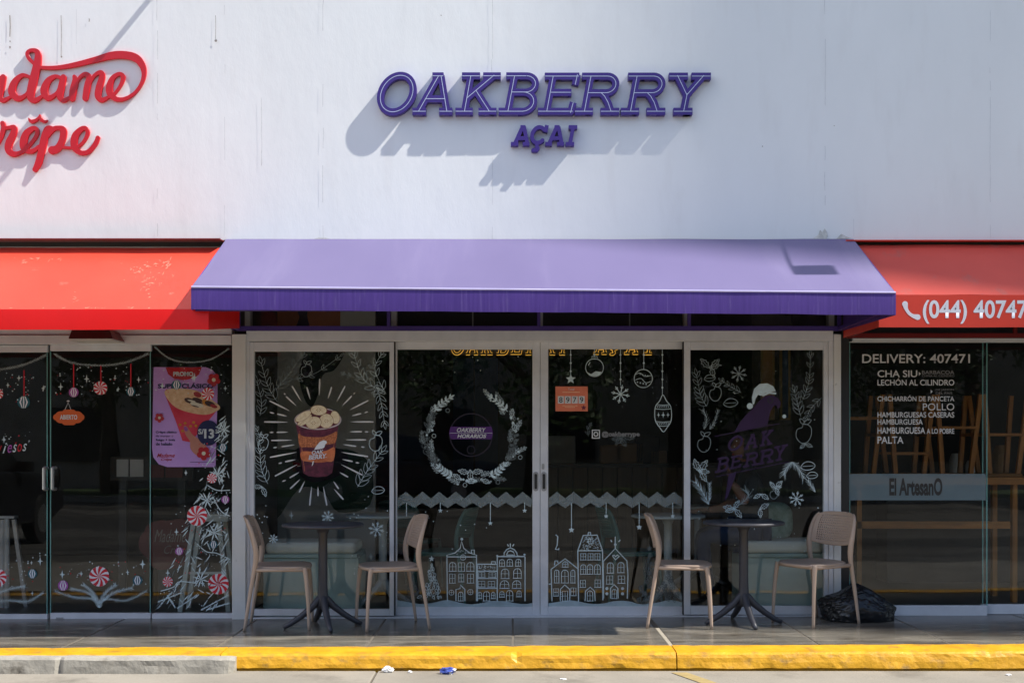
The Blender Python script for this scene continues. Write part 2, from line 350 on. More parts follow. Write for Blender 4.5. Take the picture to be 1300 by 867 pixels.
# ---- signed-distance lettering: strokes in pixels -> union outline -> solid letter
def union_outline(strokes, res=.3, pad=2.):
    pts = np.array([p[:2] for s in strokes for p in s['p']]); rmax = max(max(q[2] for q in s['p']) for s in strokes)
    x0, y0 = pts.min(0) - rmax - pad; x1, y1 = pts.max(0) + rmax + pad
    nx, ny = int((x1 - x0) / res) + 2, int((y1 - y0) / res) + 2; val = np.full((nx, ny), 9.)
    for s in strokes:
        p = s['p']
        for a, b in zip(p[:-1], p[1:]):
            r = max(a[2], b[2]) + 1.2
            i0 = max(0, int((min(a[0], b[0]) - r - x0) / res)); i1 = min(nx, int((max(a[0], b[0]) + r - x0) / res) + 2)
            j0 = max(0, int((min(a[1], b[1]) - r - y0) / res)); j1 = min(ny, int((max(a[1], b[1]) + r - y0) / res) + 2)
            gx = x0 + np.arange(i0, i1)[:, None] * res; gy = y0 + np.arange(j0, j1)[None, :] * res
            dx, dy = b[0] - a[0], b[1] - a[1]; L2 = dx * dx + dy * dy or 1e-9
            t = ((gx - a[0]) * dx + (gy - a[1]) * dy) / L2
            if s.get('square'):
                L_ = math.sqrt(L2); al = np.abs(t - .5) * L_ - L_ / 2; ac = np.abs((gx - a[0]) * dy - (gy - a[1]) * dx) / L_ - a[2]
                dd = np.maximum(al, ac)
            else:
                tc = np.clip(t, 0, 1); dd = np.hypot(gx - a[0] - tc * dx, gy - a[1] - tc * dy) - (a[2] + (b[2] - a[2]) * tc)
            val[i0:i1, j0:j1] = np.minimum(val[i0:i1, j0:j1], dd)
    ins = val < 0; nxt = {}
    def hp(i, j): a, b = val[i, j], val[i + 1, j]; return (x0 + (i + a / (a - b)) * res, y0 + j * res)
    def vp(i, j): a, b = val[i, j], val[i, j + 1]; return (x0 + i * res, y0 + (j + a / (a - b)) * res)
    cs = ins[:-1, :-1] * 1 + ins[1:, :-1] * 2 + ins[1:, 1:] * 4 + ins[:-1, 1:] * 8
    T = {1: ['LB'], 2: ['BR'], 3: ['LR'], 4: ['RT'], 5: ['LT', 'RB'], 6: ['BT'], 7: ['LT'], 8: ['TL'], 9: ['TB'], 10: ['TR', 'BL'], 11: ['TR'], 12: ['RL'], 13: ['RB'], 14: ['BL']}
    for i, j in zip(*np.nonzero((cs > 0) & (cs < 15))):
        e = {'B': ('h', i, j), 'T': ('h', i, j + 1), 'L': ('v', i, j), 'R': ('v', i + 1, j)}
        for sg in T[int(cs[i, j])]: nxt.setdefault(e[sg[0]], []).append(e[sg[1]]); nxt.setdefault(e[sg[1]], []).append(e[sg[0]])
    loops, seen = [], set()
    for st in nxt:
        if st in seen: continue
        lp, cur, prev = [], st, None
        while cur not in seen:
            seen.add(cur); lp.append(hp(*cur[1:]) if cur[0] == 'h' else vp(*cur[1:]))
            c = [q for q in nxt[cur] if q not in seen]
            if not c: break
            cur = c[0]
        if len(lp) > 8:
            out = [lp[0]]
            for k in range(1, len(lp) - 1):
                a, b, c = np.array(out[-1]), np.array(lp[k]), np.array(lp[k + 1]); v1, v2 = b - a, c - b
                if abs(v1[0] * v2[1] - v1[1] * v2[0]) > .02 * (np.hypot(*v1) * np.hypot(*v2)) or np.hypot(*v1) > 6: out.append(lp[k])
            loops.append(out)
    return loops
def solid_from_loops(loops, y_front, thick, bev=.0):
    """extruded plate between y_front and y_front+thick from pixel outlines (even-odd holes)"""
    cu = bpy.data.curves.new('t', 'CURVE'); cu.dimensions = '2D'; cu.fill_mode = 'BOTH'; cu.extrude = thick / 2
    for lp in loops:
        s = cu.splines.new('POLY'); s.points.add(len(lp) - 1); s.use_cyclic_u = True
        for k, (a, b) in enumerate(lp):
            q = P(a, b, y_front); s.points[k].co = (q.x, q.z, 0, 1)
    ob = bpy.data.objects.new('t', cu)
    me = bpy.data.meshes.new_from_object(ob); bpy.data.objects.remove(ob); bpy.data.curves.remove(cu)
    n = len(me.vertices); a = np.empty(n * 3); me.vertices.foreach_get('co', a); a = a.reshape(-1, 3)
    me.vertices.foreach_set('co', np.stack([a[:, 0], y_front + thick / 2 - a[:, 2], a[:, 1]], 1).ravel()); me.materials.clear()
    bm = bmesh.new(); bm.from_mesh(me); bmesh.ops.remove_doubles(bm, verts=bm.verts, dist=1e-5); bmesh.ops.recalc_face_normals(bm, faces=bm.faces); bm.to_mesh(me); bm.free(); return me
def copy_tree(o, parent=None):
    c = o.copy(); COL.objects.link(c); c.parent = parent
    for ch in o.children: copy_tree(ch, c)
    return c
# ------------------------------------------------------------------ ground, pavement, kerb, road
TILT = .004
def fz(x): return TILT * (x - .3)                         # the pavement climbs a little to the right
structure(MB().box(-300, 300, -400, 200, -.5, -.2).build('ground', 'road_far'))
structure(MB().box(-60, 60, -24, -5.2, -.4, -.107).build('road', 'road_far'))
near = thing('road', '', ''); del near['label'], near['category']; structure(near)
for a, b in ((-20, -.845), (-.832, 6.4), (6.42, 20)):
    bevel(MB().box(a, b, -5.19, -1.612, -.4, -.105).build('concrete_slab', 'road', near), .006)
MB().box(-20, 20, -5.2, -1.608, -.41, -.117).build('joint_filler', 'mortar', near)
def groundpt(px, py, z):                                   # where the ground at height z shows at that pixel
    d = (H - z) * F / (py - HY); return ((px - CX) * d / F, d - D, z)
a, b = groundpt(862, 853, -.101), groundpt(912, 866, -.101)
rp = MB(); dx = .05
rp.add([(a[0] - dx, a[1], -.101), (a[0] + dx, a[1], -.101), (b[0] + dx, b[1] - .15, -.101), (b[0] - dx, b[1] - .15, -.101)], [(0, 1, 2, 3)])
rp.build('painted_line', 'road_paint', near)

walk = thing('pavement', '', ''); del walk['label'], walk['category']; structure(walk)
edges = [-9, -7.1, -5.1, -3.95, -2.96, -1.93, -.945, .03, 1.075, 2.05, 2.93, 3.9, 4.9, 5.9, 7.5, 9]
for i, (a, b) in enumerate(zip(edges[:-1], edges[1:])):
    g = .016 if abs(b - 1.075) < .01 else .006; g0 = .016 if abs(a - 1.075) < .01 else .006
    m_ = MB(); z0, z1 = fz(a), fz(b); dz = rnd.uniform(-.0015, .0015)
    v = [(a + g0, -1.33, z0 + dz), (b - g, -1.33, z1 + dz), (b - g, .12, z1 + dz), (a + g0, .12, z0 + dz)]
    m_.add([(x, y, -.3) for x, y, z in v] + v, [(0, 3, 2, 1), (4, 5, 6, 7), (0, 1, 5, 4), (1, 2, 6, 5), (2, 3, 7, 6), (3, 0, 4, 7)])
    bevel(m_.build('paving_slab', 'concrete_slab', walk), .004)
m_ = MB(); v = [(-9, -1.33, fz(-9) - .003), (9, -1.33, fz(9) - .003), (9, .1, fz(9) - .003), (-9, .1, fz(-9) - .003)]
m_.add([(x, y, -.35) for x, y, z in v] + v, [(0, 3, 2, 1), (4, 5, 6, 7), (0, 1, 5, 4), (1, 2, 6, 5), (2, 3, 7, 6), (3, 0, 4, 7)]).build('joint_filler', 'mortar', walk)

MB().box(1.062, 1.088, -1.33, -.55, -.2, fz(1.075) - .0005).build('mortar_joint', 'mortar_pale', walk)
kerb = thing('kerb', '', ''); del kerb['label'], kerb['category']; structure(kerb)
ke = [-9, -6.0, -4.0, -1.845, 1.07, 3.6, 6, 9]
for i, (a, b) in enumerate(zip(ke[:-1], ke[1:])):
    bm = bmesh.new(); n = int((b - a) / .035)
    prof = [(-1.332, -.3), (-1.332, .006), (-1.41, .007), (-1.525, .004), (-1.565, -.001), (-1.583, -.012), (-1.59, -.03), (-1.597, -.06), (-1.604, -.090), (-1.588, -.102), (-1.588, -.3)]
    rows = []
    for k in range(n + 1):
        x = a + .004 + (b - a - .008) * k / n; r = []
        for j, (y, z) in enumerate(prof):
            q = Vector((x * 6, y * 20, z * 25 + i)); o = noise.noise(q) * .0055 + noise.noise(q * 3.1) * .003
            lip = .010 * max(0, noise.noise(Vector((x * 1.3, 3.3, i))) + .1) if j == 4 else 0
            chip = -.018 * max(0, noise.noise(Vector((x * 9, 7.7, i))) - .42) * 3 if j in (4, 5, 6) else 0
            amp = 0 if j in (0, 10) else (1.6 if j in (8, 9) else 1); r.append(bm.verts.new((x, y + amp * (o + (.03 * 0)) - chip * .6, z + fz(x) * (1 if j < 8 else 0) + amp * o * .5 + chip + lip)))
        rows.append(r)
    for k in range(n):
        for j in range(len(prof) - 1): bm.faces.new((rows[k][j], rows[k + 1][j], rows[k + 1][j + 1], rows[k][j + 1]))
    bm.faces.new(rows[0]); bm.faces.new(rows[-1][::-1]); bmesh.ops.recalc_face_normals(bm, faces=bm.faces)
    me = bpy.data.meshes.new('kerb_stone'); bm.to_mesh(me); bm.free(); link_mesh('kerb_stone', me, 'kerb_yellow', kerb)
# plain concrete block cast in front of the kerb
bm = bmesh.new(); xa, xb = -9.0, X(296, -1.705); n = 260; rows = []
prof = [(-1.615, -.3), (-1.615, -.006), (-1.655, -.002), (-1.69, -.006), (-1.705, -.02), (-1.711, -.06), (-1.715, -.104), (-1.72, -.3)]
for k in range(n + 1):
    x = xa + (xb - xa) * k / n; e = max(0, 1 - (xb - x) / .05); r = []
    for j, (y, z) in enumerate(prof):
        q = Vector((x * 5, y * 20, z * 22)); o = noise.noise(q) * .008 + noise.noise(q * 2.7) * .005
        crack = -.02 * max(0, 1 - abs(x + 2.82) / .018) if 3 <= j <= 6 else 0
        r.append(bm.verts.new((x - (.02 * noise.noise(Vector((3, y * 9, z * 12))) * e), y + (o - crack + .03 * e * e if 0 < j < 7 else 0), z + (o * .6 - .012 * e * e if 0 < j < 6 else 0))))
    rows.append(r)
for k in range(n):
    for j in range(len(prof) - 1): bm.faces.new((rows[k][j], rows[k + 1][j], rows[k + 1][j + 1], rows[k][j + 1]))
bm.faces.new(rows[0]); bm.faces.new(rows[-1][::-1]); bmesh.ops.recalc_face_normals(bm, faces=bm.faces)
me = bpy.data.meshes.new('concrete_block'); bm.to_mesh(me); bm.free()
tag(link_mesh('concrete_ramp_block', me, 'kerb_block'), 'rough grey unpainted concrete block lying along the yellow kerb', 'block')

# ------------------------------------------------------------------ the building
YF = -.32                                                  # face of the white upper wall
bld = thing('shop_building', 'white upper wall of the single storey shop building with three awnings', 'building', (0, 0, 0))
seams = [-9.0, -6.2, X(199, YF), X(410, YF), X(625, YF), X(840, YF), X(1047, YF), 4.9, 7.0, 9.0]
for i, (a, b) in enumerate(zip(seams[:-1], seams[1:])):
    # each sheet bulges a little, as painted boards do
    nx, nz = 24, 30; y0 = YF; v, f = [], []
    for k in range(nz + 1):
        for j in range(nx + 1):
            x = a + (b - a) * j / nx; z = 2.852 + 3.45 * k / nz
            bul = .004 * noise.noise(Vector((x * .8, .1, z * .6))) + .0007 * noise.noise(Vector((x * 4, 0, z * 1.5)))
            v.append((x, y0 + bul, z))
    for k in range(nz):
        for j in range(nx): q = k * (nx + 1) + j; f.append((q, q + 1, q + nx + 2, q + nx + 1))
    nb_ = len(v); rim = [j for j in range(nx + 1)] + [(k + 1) * (nx + 1) - 1 for k in range(1, nz + 1)] + [nz * (nx + 1) + j for j in range(nx - 1, -1, -1)] + [k * (nx + 1) for k in range(nz - 1, 0, -1)]
    mb = MB().add(v, f); me = mb.mesh('wall_panel'); o = link_mesh('wall_panel', me, 'wall_white', bld, smooth=True)
    MB().box(a + .0005, b - .0005, YF + .008, YF + .05, 2.853, 6.3).build('wall_board', 'wall_white', o)
for px, y0_, y1_, w_, gap in ((199.5, -130, 304, .5, .45), (410, -130, 303, .5, .45), (332, 40, 206, .5, .7), (285, -130, 300, .35, .5), (625, -130, 92, .5, .3), (625, 200, 300, .35, .6), (1047.5, -130, 296, .4, .3), (1084, 200, 300, .3, .6), (1257, -130, 300, .35, .4), (97, -130, 60, .3, .6)):
    p = Paint(YF - .0068); y_ = y0_
    while y_ < y1_:
        l = rnd.uniform(6, 34); x_ = px + 1.0 * noise.noise(Vector((px, y_ * .02, 0)))
        if rnd.random() > gap: p.line([(x_, y_), (x_ + rnd.uniform(-.4, .4), y_ + l / 2), (x_ + rnd.uniform(-.3, .3), min(y_ + l, y1_))], w_)
        y_ += l
    p.build('wall_crack', 'crack', bld)['kind'] = 'stuff'
# flaking paint and stains on the wall
def blob(name, cx, cy, pts, m_, y=YF - .006):
    p = Paint(y); p.poly([(cx + a, cy + b) for a, b in pts]); return p.build(name, m_, bld)
blob('paint_flake', 1046, 300, [(-14, 3), (-7, -2), (-5, -8), (-2, -5), (1, -10), (4, -5), (5, 0), (3, 4)], 'wall_flake')
blob('paint_flake', 1070, 299, [(-8, 4), (-2, -2), (6, 2), (12, 4)], 'wall_flake')
blob('paint_flake', 410, 302.5, [(-12, 1), (-5, -.6), (3, -.4), (10, 1)], 'wall_flake')
for cx, y0, y1, w_ in ((12.5, 20, 47, 1.1), (12.5, 52, 54, 1.1), (12.5, 59, 62, 1.2), (77.5, 20, 72, .7), (113, 24, 28, 1), (273.5, 20, 50, .5)):
    Paint(YF - .006).line([(cx, y0), (cx + .4, (y0 + y1) / 2), (cx, y1)], w_).build('rust_streak', 'stain', bld)
for cx, cy, r in ((274, 52, 1.7), (78, 72.5, 1.1), (12.6, 60, 1.0), (968, 186, .7), (1059, 160, .6), (560, 20, .7)):
    Paint(YF - .0065).disc(cx, cy, r, 8).build('screw_hole', 'stain', bld)
MB().box(-9, 9, YF + .03, 6, 6.25, 6.4).build('roof', 'tower', bld)
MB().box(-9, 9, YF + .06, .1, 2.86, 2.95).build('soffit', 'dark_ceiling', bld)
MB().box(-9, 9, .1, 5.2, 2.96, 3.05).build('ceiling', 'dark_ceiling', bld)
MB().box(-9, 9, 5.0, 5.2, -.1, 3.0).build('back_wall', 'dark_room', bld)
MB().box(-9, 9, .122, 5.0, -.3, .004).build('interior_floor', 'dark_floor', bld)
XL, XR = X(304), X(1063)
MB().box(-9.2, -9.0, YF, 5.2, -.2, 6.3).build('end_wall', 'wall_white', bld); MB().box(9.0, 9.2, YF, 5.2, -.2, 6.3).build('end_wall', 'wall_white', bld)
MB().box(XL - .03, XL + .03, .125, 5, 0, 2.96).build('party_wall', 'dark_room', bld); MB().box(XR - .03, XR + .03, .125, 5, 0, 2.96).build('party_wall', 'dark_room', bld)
bevel(MB().pbox(294.5, 312, 424, 787.5, -.05, .12).build('pillar', 'jamb_white', bld), .004)
bevel(MB().pbox(1058.5, 1068, 424, 783, -.03, .12).build('pillar', 'jamb_white', bld), .004)
MB().pbox(1068.6, 1078, 400, 782, .0, .12).build('dark_gap_fill', 'seal_black', bld)  # black strip painted in for the dark gap between pillar and glass

# ------------------------------------------------------------------ raised lettering
def zoomed(ox, oy, sc, pts, r=None): return [(ox + p[0] / sc, oy + p[1] / sc, (p[2] if len(p) > 2 else r) / sc) for p in pts]
def arc(cx, cy, a, b, t0, t1, sh=0., n=24):
    return [(cx + a * math.cos(t0 + (t1 - t0) * i / n) + sh * (-b * math.sin(t0 + (t1 - t0) * i / n)), cy + b * math.sin(t0 + (t1 - t0) * i / n)) for i in range(n + 1)]
pi = math.pi
def slab_letters():
    A, B = (470, 80, 5.652), (680, 80, 5.652); w_ = 25; LT = []
    def L(org, sq, rd=(), r=w_): LT.append((org, sq, rd, r))
    L(A, [], [arc(190, 221, 114, 131, 0, 2 * pi, .22, 60)])
    L(A, [[(446, 94), (526, 94)], [(492, 92), (345, 350)], [(508, 92), (550, 350)], [(392, 258), (540, 258)], [(302, 348), (400, 348)], [(494, 348), (590, 348)]])
    L(A, [[(658, 94), (788, 94)], [(722, 94), (676, 348)], [(611, 348), (736, 348)], [(810, 94), (937, 94)], [(890, 88), (692, 254)], [(758, 198), (856, 350)], [(776, 348), (906, 348)]])
    bowl1 = arc(1120, 152, 66, 58, -pi / 2, pi / 2, .0, 14); bowl2 = arc(1095, 279, 78, 69, -pi / 2, pi / 2, .0, 14)
    L(A, [[(976, 94), (1122, 94)], [(1036, 94), (988, 348)], [(1012, 210), (1122, 210)], [(921, 348), (1098, 348)]], [[(a + .06 * (152 - b), b) for a, b in bowl1], [(a + .06 * (279 - b), b) for a, b in bowl2]])
    L(B, [[(66, 96), (314, 96)], [(300, 84), (284, 158)], [(126, 96), (80, 348)], [(108, 212), (258, 212)], [(16, 348), (268, 348)], [(250, 360), (270, 284)]])
    for dx_ in (0, 331):
        bw = [(510 + dx_, 96)] + [(a + .1 * (155 - b), b) for a, b in arc(512 + dx_, 155.5, 64, 59.5, -pi / 2, pi / 2, .0, 14)]
        L(B, [[(334 + dx_, 96), (514 + dx_, 96)], [(397 + dx_, 96), (350 + dx_, 348)], [(372 + dx_, 215), (512 + dx_, 215)], [(281 + dx_, 348), (412 + dx_, 348)], [(466 + dx_, 348), (600 + dx_, 348)]],
          [bw, [(470 + dx_, 215), (495 + dx_, 240), (520 + dx_, 285), (540 + dx_, 345)]])
    L(B, [[(958, 96), (1093, 96)], [(1018, 90), (1086, 232)], [(1208, 90), (1084, 232)], [(1120, 96), (1258, 96)], [(1088, 220), (1062, 348)], [(990, 348), (1126, 348)]])
    s_ = 13.5
    L(A, [[(1078, 461), (1114, 461)], [(1094, 458), (1036, 584)], [(1104, 458), (1128, 584)], [(1056, 540), (1120, 540)], [(1009, 581), (1063, 581)], [(1094, 581), (1143, 581)]], r=s_)
    L(A, [[(1268, 447), (1258, 496)]], [arc(1208, 517, 46, 56, -.75, -2 * pi + .75, .15, 26), [(1196, 580), (1196, 598), (1203, 612), (1192, 625), (1170, 625)]], r=s_)
    L(B, [[(136, 461), (172, 461)], [(152, 458), (95, 584)], [(164, 458), (188, 584)], [(114, 540), (180, 540)], [(70, 581), (118, 581)], [(154, 581), (205, 581)]], r=s_)
    L(B, [[(238, 461), (299, 461)], [(269, 461), (247, 581)], [(216, 581), (276, 581)]], r=s_)
    return LT
LETTERS = slab_letters()
sign = thing('raised_letter_sign', 'purple raised slab serif letters with thin pale inner line on the white wall', 'sign', (X(690, YF), YF, Z(190, YF)))
TH = .056
for org, sq, rd, r in LETTERS:
    st = [dict(p=zoomed(*org, s, r), square=True) for s in sq] + [dict(p=zoomed(*org, s, r)) for s in rd]
    me = solid_from_loops(union_outline(st, .22), YF - TH, TH + .004)
    lo = link_mesh('letter', me, 'letter_purple', sign)
    if r > 20:
        p = Paint(YF - TH - .0012)
        for s in list(sq) + list(rd):
            q = zoomed(*org, s, 1)
            if len(q) == 2:                      # shorten so the line stays inside the face
                a, b = np.array(q[0][:2]), np.array(q[1][:2]); t = (b - a) / np.hypot(*(b - a)); hz = abs(t[1]) < .05
                q = [tuple(a + t * (.3 if hz else 0)), tuple(b - t * (.3 if hz else 0))]
            p.line([x[:2] for x in q], .75)
        p.build('inner_line', 'letter_line', lo)

red = thing('script_letter_sign', 'red raised script lettering in two words on the white wall', 'sign', (X(60, YF), YF, Z(220, YF)))
def script(name, org, strokes, th=.021, m_='letter_red'):
    st = [dict(p=[(org[0] + a / org[2], org[1] + b / org[2], c / org[2]) for a, b, c in spline(s, 7)]) for s in strokes]
    return link_mesh(name, solid_from_loops(union_outline(st, .3), YF - th, th + .004), m_, red)
def sh(st, dx_, dy_=0): return [(a + dx_, b + dy_, c) for a, b, c in st]
a_bowl = [(505, 322, 14), (455, 306, 15), (395, 345, 25), (362, 425, 30), (395, 485, 23), (465, 445, 13), (502, 365, 13)]
a_stem = [(522, 312, 22), (503, 400, 27), (492, 470, 26), (520, 504, 18), (575, 478, 11)]
madame = [
    [(235, 308, 13), (180, 298, 16), (118, 355, 26), (96, 435, 30), (145, 488, 23), (215, 455, 13), (255, 370, 12)],
    [(282, 205, 13), (238, 160, 15), (224, 115, 15), (258, 90, 14), (308, 110, 22), (306, 200, 30), (275, 330, 34), (252, 430, 32), (256, 488, 29), (292, 503, 20), (340, 472, 12)],
    [(330, 232, 13), (420, 236, 15), (520, 228, 17), (640, 205, 20), (780, 170, 23), (920, 134, 30), (1030, 130, 31), (1120, 155, 32), (1170, 212, 27), (1186, 285, 18), (1165, 365, 13), (1110, 442, 12), (1030, 490, 14), (960, 494, 19), (912, 455, 27), (900, 400, 27), (925, 325, 20), (978, 287, 15), (1012, 305, 18), (1000, 365, 13), (958, 432, 10), (930, 452, 9)],
    a_bowl, a_stem, sh(a_bowl, -497), sh(a_stem, -497),
    [(612, 308, 15), (620, 345, 25), (602, 420, 28), (592, 488, 25)],
    [(618, 385, 9), (660, 312, 13), (706, 288, 18), (733, 315, 22), (716, 400, 26), (702, 487, 23)],
    [(735, 372, 9), (775, 302, 13), (824, 274, 18), (842, 302, 22), (816, 400, 27), (808, 468, 26), (836, 502, 19), (892, 478, 12)],
    [(-560, 470, 26), (-540, 380, 24), (-500, 250, 22), (-440, 150, 20)], [(-440, 150, 18), (-420, 300, 24), (-405, 430, 26)], [(-405, 430, 12), (-340, 280, 16), (-270, 150, 22)],
    [(-270, 150, 20), (-285, 300, 28), (-290, 440, 30), (-250, 500, 18), (-160, 470, 12)]]
script('script_word', (0, 50, 6.5), madame)
crepe = [
    [(-90, 480, 18), (-30, 390, 22), (20, 280, 26), (38, 200, 26), (28, 155, 28)],
    [(40, 212, 20), (100, 205, 20), (165, 203, 27), (150, 285, 38), (106, 380, 42), (94, 455, 40), (130, 508, 36), (200, 514, 26), (265, 485, 20)],
    [(262, 492, 20), (310, 448, 18), (375, 375, 19), (430, 290, 22), (432, 228, 22), (385, 216, 28), (310, 272, 38), (275, 360, 42), (278, 440, 40), (325, 482, 29), (390, 480, 24), (455, 425, 17)],
    [(335, 98, 6), (365, 133, 20), (415, 122, 18), (450, 90, 12), (470, 52, 4)], [(466, 62, 10), (485, 115, 20), (525, 134, 15), (556, 118, 4)],
    [(602, 208, 22), (556, 225, 36), (520, 330, 42), (490, 470, 40), (450, 620, 38), (412, 698, 30)],
    [(560, 310, 18), (620, 228, 27), (690, 208, 25), (742, 235, 38), (738, 320, 37), (710, 400, 38), (670, 455, 42), (612, 472, 46)], [(700, 432, 16), (770, 440, 15), (850, 446, 16)],
    [(850, 440, 20), (930, 420, 17), (990, 360, 18), (1030, 270, 22), (1008, 215, 24), (958, 222, 28), (890, 292, 38), (868, 380, 40), (884, 450, 38), (950, 502, 28), (1040, 488, 25), (1118, 402, 25), (1150, 325, 24)],
    [(-240, -20, 20), (-300, -60, 34), (-420, 20, 44), (-470, 220, 48), (-420, 430, 44), (-300, 500, 34), (-170, 400, 22), (-100, 300, 18)]]
script('script_word', (0, 140, 9.286), crepe)

# ------------------------------------------------------------------ awnings
def awning(name, label, xl, xr, yf, ztop, zft_l, zft_r, zfb_l, zfb_r, mtop, mval, mframe, sag=.012, piping=None, ybk=-.07, wave=1., sides=True, yb=.0, zbk=None):
    t = thing(name, label, 'awning', ((xl + xr) / 2, yf, min(zfb_l, zfb_r)))
    nx, ny = 60, 14; v, f = [], []
    for i in range(nx + 1):
        u = i / nx; x = xl + (xr - xl) * u; zf = zft_l + (zft_r - zft_l) * u
        for j in range(ny + 1):
            s = j / ny; y = YF - .004 + (yf - YF + .004) * s; rib = .5 - .5 * math.cos(u * 2 * pi * 4)
            v.append((x, y, ztop + (zf - ztop) * s - sag * math.sin(pi * s) * (.4 + .6 * rib) + .004 * noise.noise(Vector((x * 2, y * 3, 1))) + .0022 * noise.noise(Vector((x * 8, y * 2.4, 7))) * (.3 + s)))
    for i in range(nx):
        for j in range(ny): q = i * (ny + 1) + j; f.append((q, q + ny + 1, q + ny + 2, q + 1))
    o = MB().add(v, f).build('canopy', mtop, t, smooth=True); sd = o.modifiers.new('t', 'SOLIDIFY'); sd.thickness = .004; sd.offset = 0; o.modifiers.new('split', 'EDGE_SPLIT')
    v, f = [], []
    for i in range(nx + 1):
        u = i / nx; x = xl + (xr - xl) * u; za = zft_l + (zft_r - zft_l) * u + .002; zb = zfb_l + (zfb_r - zfb_l) * u
        wv = .004 * wave * noise.noise(Vector((x * 2.3, 5, yf)))
        v += [(x, yf, za), (x, yf - .003 * wave + wv, (za + zb) / 2), (x, yf - .001 * wave + wv * 1.5, zb + .003 * noise.noise(Vector((x * 3, 8, 2))))]
    for i in range(nx):
        for j in (0, 1): q = 3 * i + j; f.append((q, q + 3, q + 4, q + 1))
    o = MB().add(v, f).build('valance', mval, t, smooth=True); sd = o.modifiers.new('t', 'SOLIDIFY'); sd.thickness = .004; sd.offset = 0; o.modifiers.new('split', 'EDGE_SPLIT')
    if piping:
        MB().tube([(xl, yf - .002, zft_l + .003), ((xl + xr) / 2, yf - .002, (zft_l + zft_r) / 2 + .003), (xr, yf - .002, zft_r + .003)], .0065, 6).build('edge_piping', piping, t)
    fr = MB(); zk = zbk if zbk else zfb_l
    fr.box(xl + .02, xr - .02, yf + .02, yf + .05, min(zfb_l, zfb_r) + .03, min(zfb_l, zfb_r) + .06)
    fr.box(xl + .02, xr - .02, ybk - .015, ybk + .015, zk - .015, zk + .02)
    n = max(2, round((xr - xl) / 1.3))
    for i in range(n + 1):
        x = xl + .035 + (xr - xl - .07) * i / n
        if i in (0, n): fr.beam((x, ybk, zk), (x, yf + .035, min(zfb_l, zfb_r) + .045), .025, .025)
        fr.beam((x, ybk, zk), (x, ybk, 2.84 if ybk > -.2 else zk + .3), .025, .025)
        fr.beam((x, YF - .02, ztop - .05), (x, yf + .035, zft_l - .05), .02, .02)
    fr.build('frame', mframe, t)
    if sides:
        for x, za, zb in ((xl, zft_l, zfb_l), (xr, zft_r, zfb_r)):
            th = .004; pts = [(yf, za), (yf, zb), (ybk + .015, zk - .012), (max(ybk + .015, YF + .001), 2.80 if ybk > -.2 else ztop - .01), (YF, ztop)]
            mb = MB(); n_ = len(pts)
            mb.add([(x - th / 2, a, b) for a, b in pts] + [(x + th / 2, a, b) for a, b in pts], [tuple(range(n_)), tuple(range(2 * n_ - 1, n_ - 1, -1))] + [(i, i + n_, (i + 1) % n_ + n_, (i + 1) % n_) for i in range(n_)])
            mb.build('side_panel', mval, t)
    return t
YP = -1.285
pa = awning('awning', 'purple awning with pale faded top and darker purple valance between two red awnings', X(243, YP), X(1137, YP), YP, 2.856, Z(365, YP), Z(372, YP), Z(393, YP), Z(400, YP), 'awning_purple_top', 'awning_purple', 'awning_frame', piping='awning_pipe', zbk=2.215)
YL = -1.235
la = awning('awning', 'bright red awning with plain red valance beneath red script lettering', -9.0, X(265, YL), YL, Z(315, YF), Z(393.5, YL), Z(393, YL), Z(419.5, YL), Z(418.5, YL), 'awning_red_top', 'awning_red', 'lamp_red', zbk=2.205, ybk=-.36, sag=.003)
MB().box(-9, X(284, YF), YF - .115, YF - .003, Z(307.3, YF), Z(306, YF)).build('top_rail', 'lamp_red', la)
YR = -.914
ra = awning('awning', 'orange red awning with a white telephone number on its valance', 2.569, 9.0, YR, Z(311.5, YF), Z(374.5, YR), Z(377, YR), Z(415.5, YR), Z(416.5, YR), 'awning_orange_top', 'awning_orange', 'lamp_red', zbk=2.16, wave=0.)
MB().box(2.5, 9, YF - .05, YF - .003, Z(307.5, YF), Z(306, YF)).build('top_rail', 'awning_orange', ra)
text('phone_number', '(044) 407471', 1171.5, 381, 1313, 411, YR - .0026, 'print_white', ra, bold=.022)
ph = dict(p=[(1149 + 0, 386, 3.6), (1150.5, 392, 2.3), (1154, 397.5, 2.0), (1159, 401, 2.3), (1165, 402.6, 3.6)])
ph['p'] = [tuple(q) for q in spline(ph['p'], 4)]
link_mesh('phone_symbol', solid_from_loops(union_outline([ph], .25), YR - .0032, .001), 'print_white', ra)

lamp = thing('wall_lamp', 'dark red metal lamp shade with white rim over the glass doors', 'lamp', (X(115, -.2), -.2, Z(432, -.2)))
mb = MB(); a, b, c, d_ = P(91, 419, -.22), P(139, 419, -.22), P(143, 430, -.30), P(87, 430, -.30); dz = Vector((0, .3, 0))
mb.add([a, b, c, d_, a + Vector((.0, .22, 0)), b + Vector((0, .22, 0)), c + dz, d_ + dz], [(0, 1, 2, 3), (4, 7, 6, 5), (0, 4, 5, 1), (1, 5, 6, 2), (3, 2, 6, 7), (0, 3, 7, 4)]).build('lamp_shade', 'lamp_red', lamp)
MB().box(d_.x + .004, c.x - .004, -.295, .0, d_.z - .012, d_.z + .001).build('diffuser', 'lamp_white', lamp)

